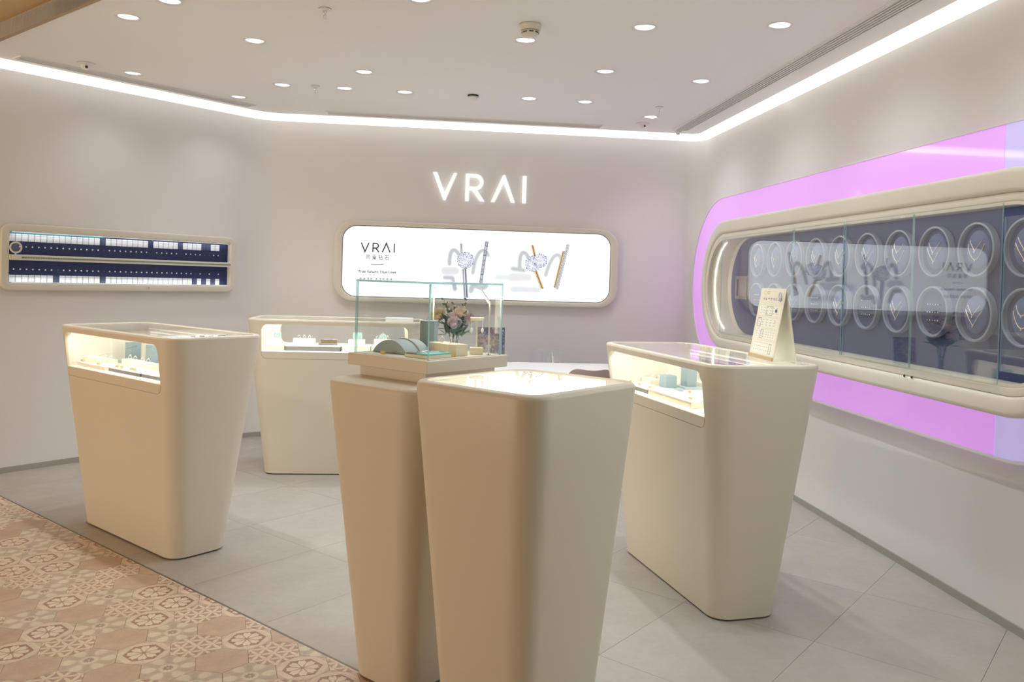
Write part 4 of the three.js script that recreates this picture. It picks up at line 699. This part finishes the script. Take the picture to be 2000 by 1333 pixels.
{
  const o = thing('necklace_case', 'long pill-shaped cream wall case with navy back and glass doors', 'display case', [RIGHT - 0.001, 0, 0], -PI / 2);
  const X0 = -6.53, X1 = -2.51, Y0 = 0.915, Y1 = 1.90, r = 0.49, fz = 0.20, ix0 = -6.42, ix1 = -2.62, iy0 = 1.035, iy1 = 1.765, ir = 0.364;
  mesh('frame', plate(capsulePts(X0, X1, Y0, Y1, r, 30), [capsulePts(ix0 - 0.03, ix1 + 0.03, iy0 - 0.035, iy1 + 0.035, ir + 0.03, 30).reverse()], 0.0, fz, 0.02), M.creamFrame, o);
  mesh('inner_lip', plate(capsulePts(ix0 - 0.03, ix1 + 0.03, iy0 - 0.035, iy1 + 0.035, ir + 0.03, 30), [capsulePts(ix0, ix1, iy0, iy1, ir, 30).reverse()], 0.004, fz - 0.012, 0.004), M.creamFrame, o);
  mesh('front_lip', plate(capsulePts(ix0, ix1, iy0, iy1, ir, 30), [capsulePts(ix0 + 0.014, ix1 - 0.014, iy0 + 0.014, iy1 - 0.014, ir - 0.014, 30).reverse()], fz - 0.03, fz - 0.013), M.creamFrame, o);
  mesh('back_board', plate(capsulePts(ix0, ix1, iy0, iy1, ir, 24), [], 0.004, 0.014), M.creamFrame, o);
  mesh('navy_board', plate(capsulePts(-6.32, ix1 - 0.002, iy0 + 0.001, iy1 - 0.001, ir - 0.002, 24), [], 0.014, 0.022), M.navy, o);
  const led = []; for (let i = 0; i <= 26; i++) { const t = PI * 0.62 + (i / 26) * PI * 0.76; led.push([ix0 + ir + (ir - 0.006) * Math.cos(t), (iy0 + iy1) / 2 + (ir - 0.006) * Math.sin(t), 0.12]); }
  mesh('led_strip', tube(led, 0.004, 50, 6), M.ledFace, o);
  mesh('led_strip', box(3.3, 0.006, 0.014, -4.45, iy1 - 0.004, 0.15), M.ledFace, o);
  areaLight(o, [1, 0.98, 0.95], 10, 3.3, 0.014, [-4.45, iy1 - 0.009, 0.15], [-4.45, 1.35, 0.02]);
  areaLight(o, [1, 0.97, 0.9], 8, 0.012, 0.5, [ix0 + 0.02, 1.4, 0.12], [-6.2, 1.4, 0.0]);
  const seams = [-6.09, -4.86, -4.24, -3.61, -3.01, -2.78];
  for (let i = 0; i < 5; i++) { const w = seams[i + 1] - seams[i]; const g = mesh('glass_door', glassPane(w - 0.003, iy1 - iy0 - (i === 4 ? 0.12 : 0.012), 0.006), EDGE_X, o); g.position.set((seams[i] + seams[i + 1]) / 2, (iy0 + iy1) / 2, 0.192 + (i & 1 ? 0.008 : 0)); g.material = [M.glassEdge, M.glassEdge, M.glassEdge, M.glassEdge, M.doorGlass, M.doorGlass]; }
  for (const x of [-3.64, -3.58]) mesh('lock', cyl(0.006, 0.006, 0.004, 0, 0, 0, 12).rotateX(PI / 2).translate(x, 1.0, fz - 0.001), M.dark, o);
  // framed card on the navy board
  const f = thing('small_frame', 'small taupe framed panel on the navy board of the necklace case', 'frame', [RIGHT - 0.0245, 1.388, -6.06], -PI / 2);
  mesh('frame', plate(capsulePts(-0.115, 0.115, -0.088, 0.088, 0.003, 2), [capsulePts(-0.09, 0.09, -0.065, 0.065, 0.002, 2).reverse()], 0, 0.02), std(0.25, 0.22, 0.21, 0.5), f); mesh('panel', box(0.18, 0.13, 0.008, 0, 0, 0.004), std(0.38, 0.32, 0.30, 0.7), f);
}
{
  const rimGeo = lathe([[0.111, 0], [0.111, 0.026], [0.113, 0.029], [0.120, 0.029], [0.122, 0.026], [0.122, 0]].reverse(), 48).rotateX(PI / 2);
  const discGeo = lathe([[0, 0.010], [0.111, 0.008], [0.111, 0], [0, 0]].reverse(), 40).rotateX(PI / 2);
  const padGeo = new THREE.SphereGeometry(0.078, 28, 18).scale(1, 1.12, 0.26).translate(0, 0.0, 0.008);
  { const q = padGeo.attributes.position; for (let i = 0; i < q.count; i++) if (q.getZ(i) < 0.002) q.setZ(i, 0.002); }
  const rimMat = std(0.25, 0.29, 0.40, 0.5), padMat = std(0.10, 0.13, 0.29, 0.7);
  const padZ = (x, y) => 0.008 + 0.078 * 0.26 * Math.sqrt(Math.max(0, 1 - (x / 0.078) ** 2 - (y / 0.0874) ** 2)) + 0.0012;
  const chain = (w, top, bot, sag) => { const p = []; for (let i = 0; i <= 16; i++) { const t = i / 8 - 1, x = w * t, y = bot + (top - bot) * (sag ? t * t : Math.pow(Math.abs(t), 1.05)); p.push([x, y, Math.max(0.0125, padZ(x, y))]); } return tube(p, 0.0019, 40, 5); };
  const up = chain(0.042, 0.042, -0.006, false), upU = chain(0.04, 0.05, 0.008, true), low = chain(0.056, 0.02, -0.05, false), lowU = chain(0.056, 0.026, -0.044, true), drop = lathe([[0, -0.007], [0.004, 0], [0, 0.005]], 8);
  const studs = [3, 5, 7, 10], rowName = ['upper', 'lower'];
  for (let row = 0; row < 2; row++) for (let k = 0; k < 10; k++) {
    const z = -3.08 - 0.298 * k, y = row ? 1.305 : 1.592, where = nth[k] + ' column from the lilac end, ' + rowName[row] + ' row';
    const o = thing('necklace_disc', 'pale-rimmed navy disc, ' + where, 'display disc', [RIGHT - 0.0245, y, z], -PI / 2, 'necklace discs');
    mesh('rim', rimGeo, rimMat, o); mesh('disc', discGeo, M.navy, o);
    if (row && studs.includes(k + 1)) {
      for (let j = 0; j < 3; j++) { const b = thing('earring_bar', ['top', 'middle', 'bottom'][j] + ' stud earring bar, ' + where, 'earrings', [RIGHT - 0.034, y + 0.035 - j * 0.038, z], -PI / 2, 'bars of stud earrings'); mesh('bar', box(0.1, 0.008, 0.008, 0, 0, 0.004), M.navyDeep, b); for (let i = 0; i < 5; i++) mesh('stud', new THREE.OctahedronGeometry(0.0036, 1).translate(-0.04 + i * 0.02, 0.0, 0.0105), M.silver, b); }
    } else {
      mesh('pad', padGeo, padMat, o);
      const alt = (k * 3 + row) % 4;
      [[alt === 1 ? upU : up, 'shorter', alt === 1 ? 0.008 : -0.006], [alt === 1 || alt === 3 ? lowU : low, 'longer', alt === 1 || alt === 3 ? -0.044 : -0.05]].forEach(([g, kind, b]) => {
        const n = thing('necklace', kind + ' gold necklace, ' + where, 'necklace', [RIGHT - 0.0245, y, z], -PI / 2, 'gold necklaces on discs');
        mesh('chain', g, M.roseGold, n); mesh('pendant', drop, M.gem, n).position.set(0, b - 0.004, padZ(0, b) + 0.003);
      });
    }
  }
}

// ---------- table, chairs, flowers at the back ----------
{
  const o = thing('consultation_table', 'white consultation table between the rear counters', 'table', [0.88, 0, -6.08]);
  mesh('tabletop', prismY(rrect(0.72, 0.40, 0.06), 0.705, 0.74), M.white, o);
  for (const s of [1, -1]) mesh('leg_panel', rbox(0.06, 0.705, 0.6, 0.01, s * 0.55, 0.3525, 0), M.white, o);
  const clear = phys(0.93, 0.95, 0.97, 0.03, { transmission: 0.82, thickness: 0, ior: 1.5 });
  const shell = (w, h, mat, name, par) => {                                  // curved backrest with a rounded, slightly dished top edge
    const pos = [], idx = [], nx = 16, ny = 10, f = (i, j, t) => { const s = i / nx * 2 - 1, v = j / ny, half = w * (1 - 0.22 * v * v), dip = 0.02 * (1 - s * s), corner = Math.pow(Math.abs(s), 6) * 0.05 * v; return [s * half, 0.45 + v * h - dip * v - corner, 0.08 * s * s - 0.05 * v + t]; };
    for (const t of [0, 0.007]) for (let j = 0; j <= ny; j++) for (let i = 0; i <= nx; i++) pos.push(...f(i, j, t));
    const N = (nx + 1) * (ny + 1), q = (a, b, c, d) => idx.push(a, b, c, a, c, d);
    for (let j = 0; j < ny; j++) for (let i = 0; i < nx; i++) { const a = j * (nx + 1) + i, b = a + 1, c = b + nx + 1, d = a + nx + 1; q(a, d, c, b); q(N + a, N + b, N + c, N + d); }
    for (let i = 0; i < nx; i++) { const a = ny * (nx + 1) + i; q(a, N + a, N + a + 1, a + 1); const b = i; q(b, b + 1, N + b + 1, N + b); }
    for (let j = 0; j < ny; j++) { const a = j * (nx + 1); q(a, N + a, N + a + nx + 1, a + nx + 1); const b = a + nx; q(b, b + nx + 1, N + b + nx + 1, N + b); }
    const g = new THREE.BufferGeometry(); g.setAttribute('position', new THREE.Float32BufferAttribute(pos, 3)); g.setIndex(idx); g.computeVertexNormals(); return mesh(name, g, mat, par);
  };
  const ch = thing('ghost_chair', 'clear acrylic chair behind the white table', 'chair', [1.04, 0, -6.80]);
  shell(0.17, 0.385, clear, 'backrest', ch); mesh('seat', rbox(0.42, 0.02, 0.38, 0.008, 0, 0.45, 0.2), clear, ch);
  for (const [a, b] of [[-1, 0.04], [1, 0.04], [-1, 0.36], [1, 0.36]]) mesh('leg', stick([a * 0.18, 0.44, b], [a * 0.2, 0, b], 0.014, 10), clear, ch);
  const mauve = std(0.40, 0.31, 0.29, 0.5), mc = thing('leather_chair', 'mauve leather chair tucked before the white table', 'chair', [1.15, 0, -5.45], PI);
  shell(0.19, 0.372, mauve, 'backrest', mc); mesh('seat', rbox(0.44, 0.06, 0.4, 0.02, 0, 0.43, 0.2), mauve, mc);
  for (const [a, b] of [[-1, 0.04], [1, 0.04], [-1, 0.36], [1, 0.36]]) mesh('leg', stick([a * 0.17, 0.41, b], [a * 0.19, 0, b], 0.011, 10), M.darkEdge, mc);
  // leaflet stand
  const pic = canvasTexture(256, 330, (c, w, h) => {
    const cols = ['#5b5f7c', '#6b6f95', '#8a6f74', '#b0a7a8', '#7d86a8', '#9c8f6f', '#b78f8a', '#a8a098', '#6d5f66', '#c2b9ae'];
    for (let j = 0; j < 4; j++) for (let i = 0; i < 4; i++) { c.fillStyle = cols[Math.floor(rnd() * cols.length)]; c.fillRect(i * w / 4, j * h / 4, w / 4, h / 4); for (let k = 0; k < 26; k++) { c.fillStyle = cols[Math.floor(rnd() * cols.length)]; c.globalAlpha = 0.7; c.beginPath(); c.ellipse((i + rnd()) * w / 4, (j + rnd()) * h / 4, 4 + rnd() * 9, 3 + rnd() * 10, rnd() * 3, 0, 7); c.fill(); } c.globalAlpha = 1; }
    c.fillStyle = '#c9bfb2'; c.fillRect(0, h * 0.74, w * 0.5, h * 0.26);
  });
  const lf = thing('leaflet_stand', 'colourful photo leaflet standing on the white table beside the flowers', 'leaflet', [0.545, 0.74, -6.42]);
  const sheet = mesh('leaflet', box(0.215, 0.275, 0.004), [M.white, M.white, M.white, M.white, new THREE.MeshStandardMaterial({ map: pic, roughness: 0.5 }), M.white], lf); sheet.position.set(0, 0.139, 0); sheet.rotation.x = -0.12;
  mesh('foot', rbox(0.21, 0.006, 0.08, 0.002, 0, 0.003, -0.02), M.white, lf);
  // vase and bouquet
  const vx = 0.25, vz = -6.36, vs = thing('glass_vase', 'clear glass vase holding the roses on the white table', 'vase', [vx, 0.74, vz]);
  mesh('vase_body', lathe([[0.001, 0.0], [0.045, 0.0], [0.05, 0.01], [0.048, 0.1], [0.055, 0.19], [0.051, 0.19], [0.044, 0.1], [0.045, 0.014], [0.001, 0.01]], 28), M.glass, vs);
  const bq = thing('rose_bouquet', 'bouquet of cream and blush roses with dark green leaves', 'flowers', [vx, 0.74, vz]);
  const petal = (ang, tilt, rad, w, h, curl) => { const g = new THREE.PlaneGeometry(1, 1, 5, 5), q = g.attributes.position; for (let i = 0; i < q.count; i++) { const s = q.getX(i) * 2, v = q.getY(i) + 0.5, a = ang + s * w * (0.6 + 0.4 * v), rr = rad * (0.35 + 0.65 * Math.sin(v * 1.75)) + curl * v * v * v; q.setXYZ(i, Math.cos(a) * rr, v * h - 0.25 * h - tilt * s * s * h * 0.35, Math.sin(a) * rr); } g.computeVertexNormals(); return g; };
  const rose = (() => { const l = []; for (let i = 0; i < 5; i++) l.push(petal(i * 1.257, 0.5, 0.034, 0.85, 0.056, 0.010)); for (let i = 0; i < 5; i++) l.push(petal(i * 1.257 + 0.6, 0.4, 0.027, 0.85, 0.06, 0.004)); for (let i = 0; i < 4; i++) l.push(petal(i * 1.57 + 0.3, 0.3, 0.018, 0.95, 0.06, 0)); for (let i = 0; i < 3; i++) l.push(petal(i * 2.1, 0.2, 0.010, 1.2, 0.058, -0.002)); l.push(new THREE.SphereGeometry(0.022, 12, 8).translate(0, 0.004, 0)); return merge(l); })();
  const rm = [std(0.95, 0.83, 0.60, 0.6), std(0.95, 0.80, 0.68, 0.6), std(0.93, 0.79, 0.78, 0.6)].map((m) => (m.side = THREE.DoubleSide, m));
  const at = (x, y, z = 0) => [x - vx, y - 0.74, z];
  [[0.105, 1.035, 0.03, 0, 1.25], [0.135, 1.10, 0.0, 0, 1.2], [0.07, 1.075, -0.02, 0, 1.0], [0.245, 1.03, 0.09, 2, 1.25], [0.225, 1.075, 0.05, 2, 1.0], [0.295, 1.10, 0.03, 1, 1.25], [0.345, 1.045, 0.04, 2, 1.15], [0.385, 1.08, -0.02, 2, 0.8], [0.26, 1.15, -0.02, 1, 0.6]].forEach(([x, y, z, k, s], i) => { const m = mesh('rose', rose, rm[k], bq); m.position.set(...at(x, y, z)); m.scale.setScalar(s); m.rotation.set(0.75 + 0.2 * Math.sin(i * 2.3), i * 1.3, (0.25 - x) * 2.6); });
  const leafG = (() => { const g = new THREE.PlaneGeometry(1, 1, 2, 6), q = g.attributes.position; for (let i = 0; i < q.count; i++) { const v = q.getY(i) + 0.5, s = q.getX(i) * 2, w = 0.5 * Math.sin(PI * Math.pow(v, 0.8)) + 0.02; q.setXYZ(i, s * w * 0.5, v, 0.12 * v * v - 0.12 * s * s * w); } g.computeVertexNormals(); return g; })();
  const lm = [std(0.10, 0.19, 0.10, 0.6), std(0.16, 0.26, 0.12, 0.6), std(0.045, 0.13, 0.12, 0.6)].map((m) => (m.side = THREE.DoubleSide, m));
  for (let i = 0; i < 64; i++) { const a = rnd() * 2 * PI, up_ = rnd(), m = mesh('leaf', leafG, lm[i % 3], bq); m.position.set(Math.cos(a) * 0.07, 0.2 + up_ * 0.12, Math.sin(a) * 0.06); m.scale.setScalar(0.07 + rnd() * 0.05); m.rotation.set(-0.4 + rnd() * 1.9, PI / 2 - a, 0, 'YXZ'); }
  [[0.165, 1.23], [0.175, 1.19], [0.345, 1.235], [0.325, 1.19], [0.20, 1.17], [0.245, 1.2]].forEach(([x, y], i) => { const e = at(x, y, 0), st = mesh('sprig', tube([[0, 0.2, 0], [e[0] * 0.5, (0.2 + e[1]) / 2, 0.01], e], 0.0022, 12, 5), lm[1], bq); for (let k = 0; k < 7; k++) { const t = 0.62 + k * 0.06, m = mesh(k % 3 === 2 ? 'bud' : 'leaf', k % 3 === 2 ? new THREE.SphereGeometry(0.008, 8, 6) : leafG, k % 3 === 2 ? rm[1] : lm[(k + i) % 2], st); m.position.set(e[0] * t + (k % 2 ? 0.006 : -0.006), 0.2 + (e[1] - 0.2) * t, 0.004); if (k % 3 !== 2) { m.scale.setScalar(0.034); m.rotation.set(0.3, k * 1.7, k % 2 ? 0.9 : -0.9); } } });
  for (let i = 0; i < 7; i++) mesh('stem', stick([0.02 * Math.cos(i * 0.9), 0.015, 0.02 * Math.sin(i * 0.9)], [0.045 * Math.cos(i * 0.9 + 2), 0.24, 0.04 * Math.sin(i * 0.9 + 2)], 0.003, 6), lm[0], bq);
}

renderer.render(scene, camera);
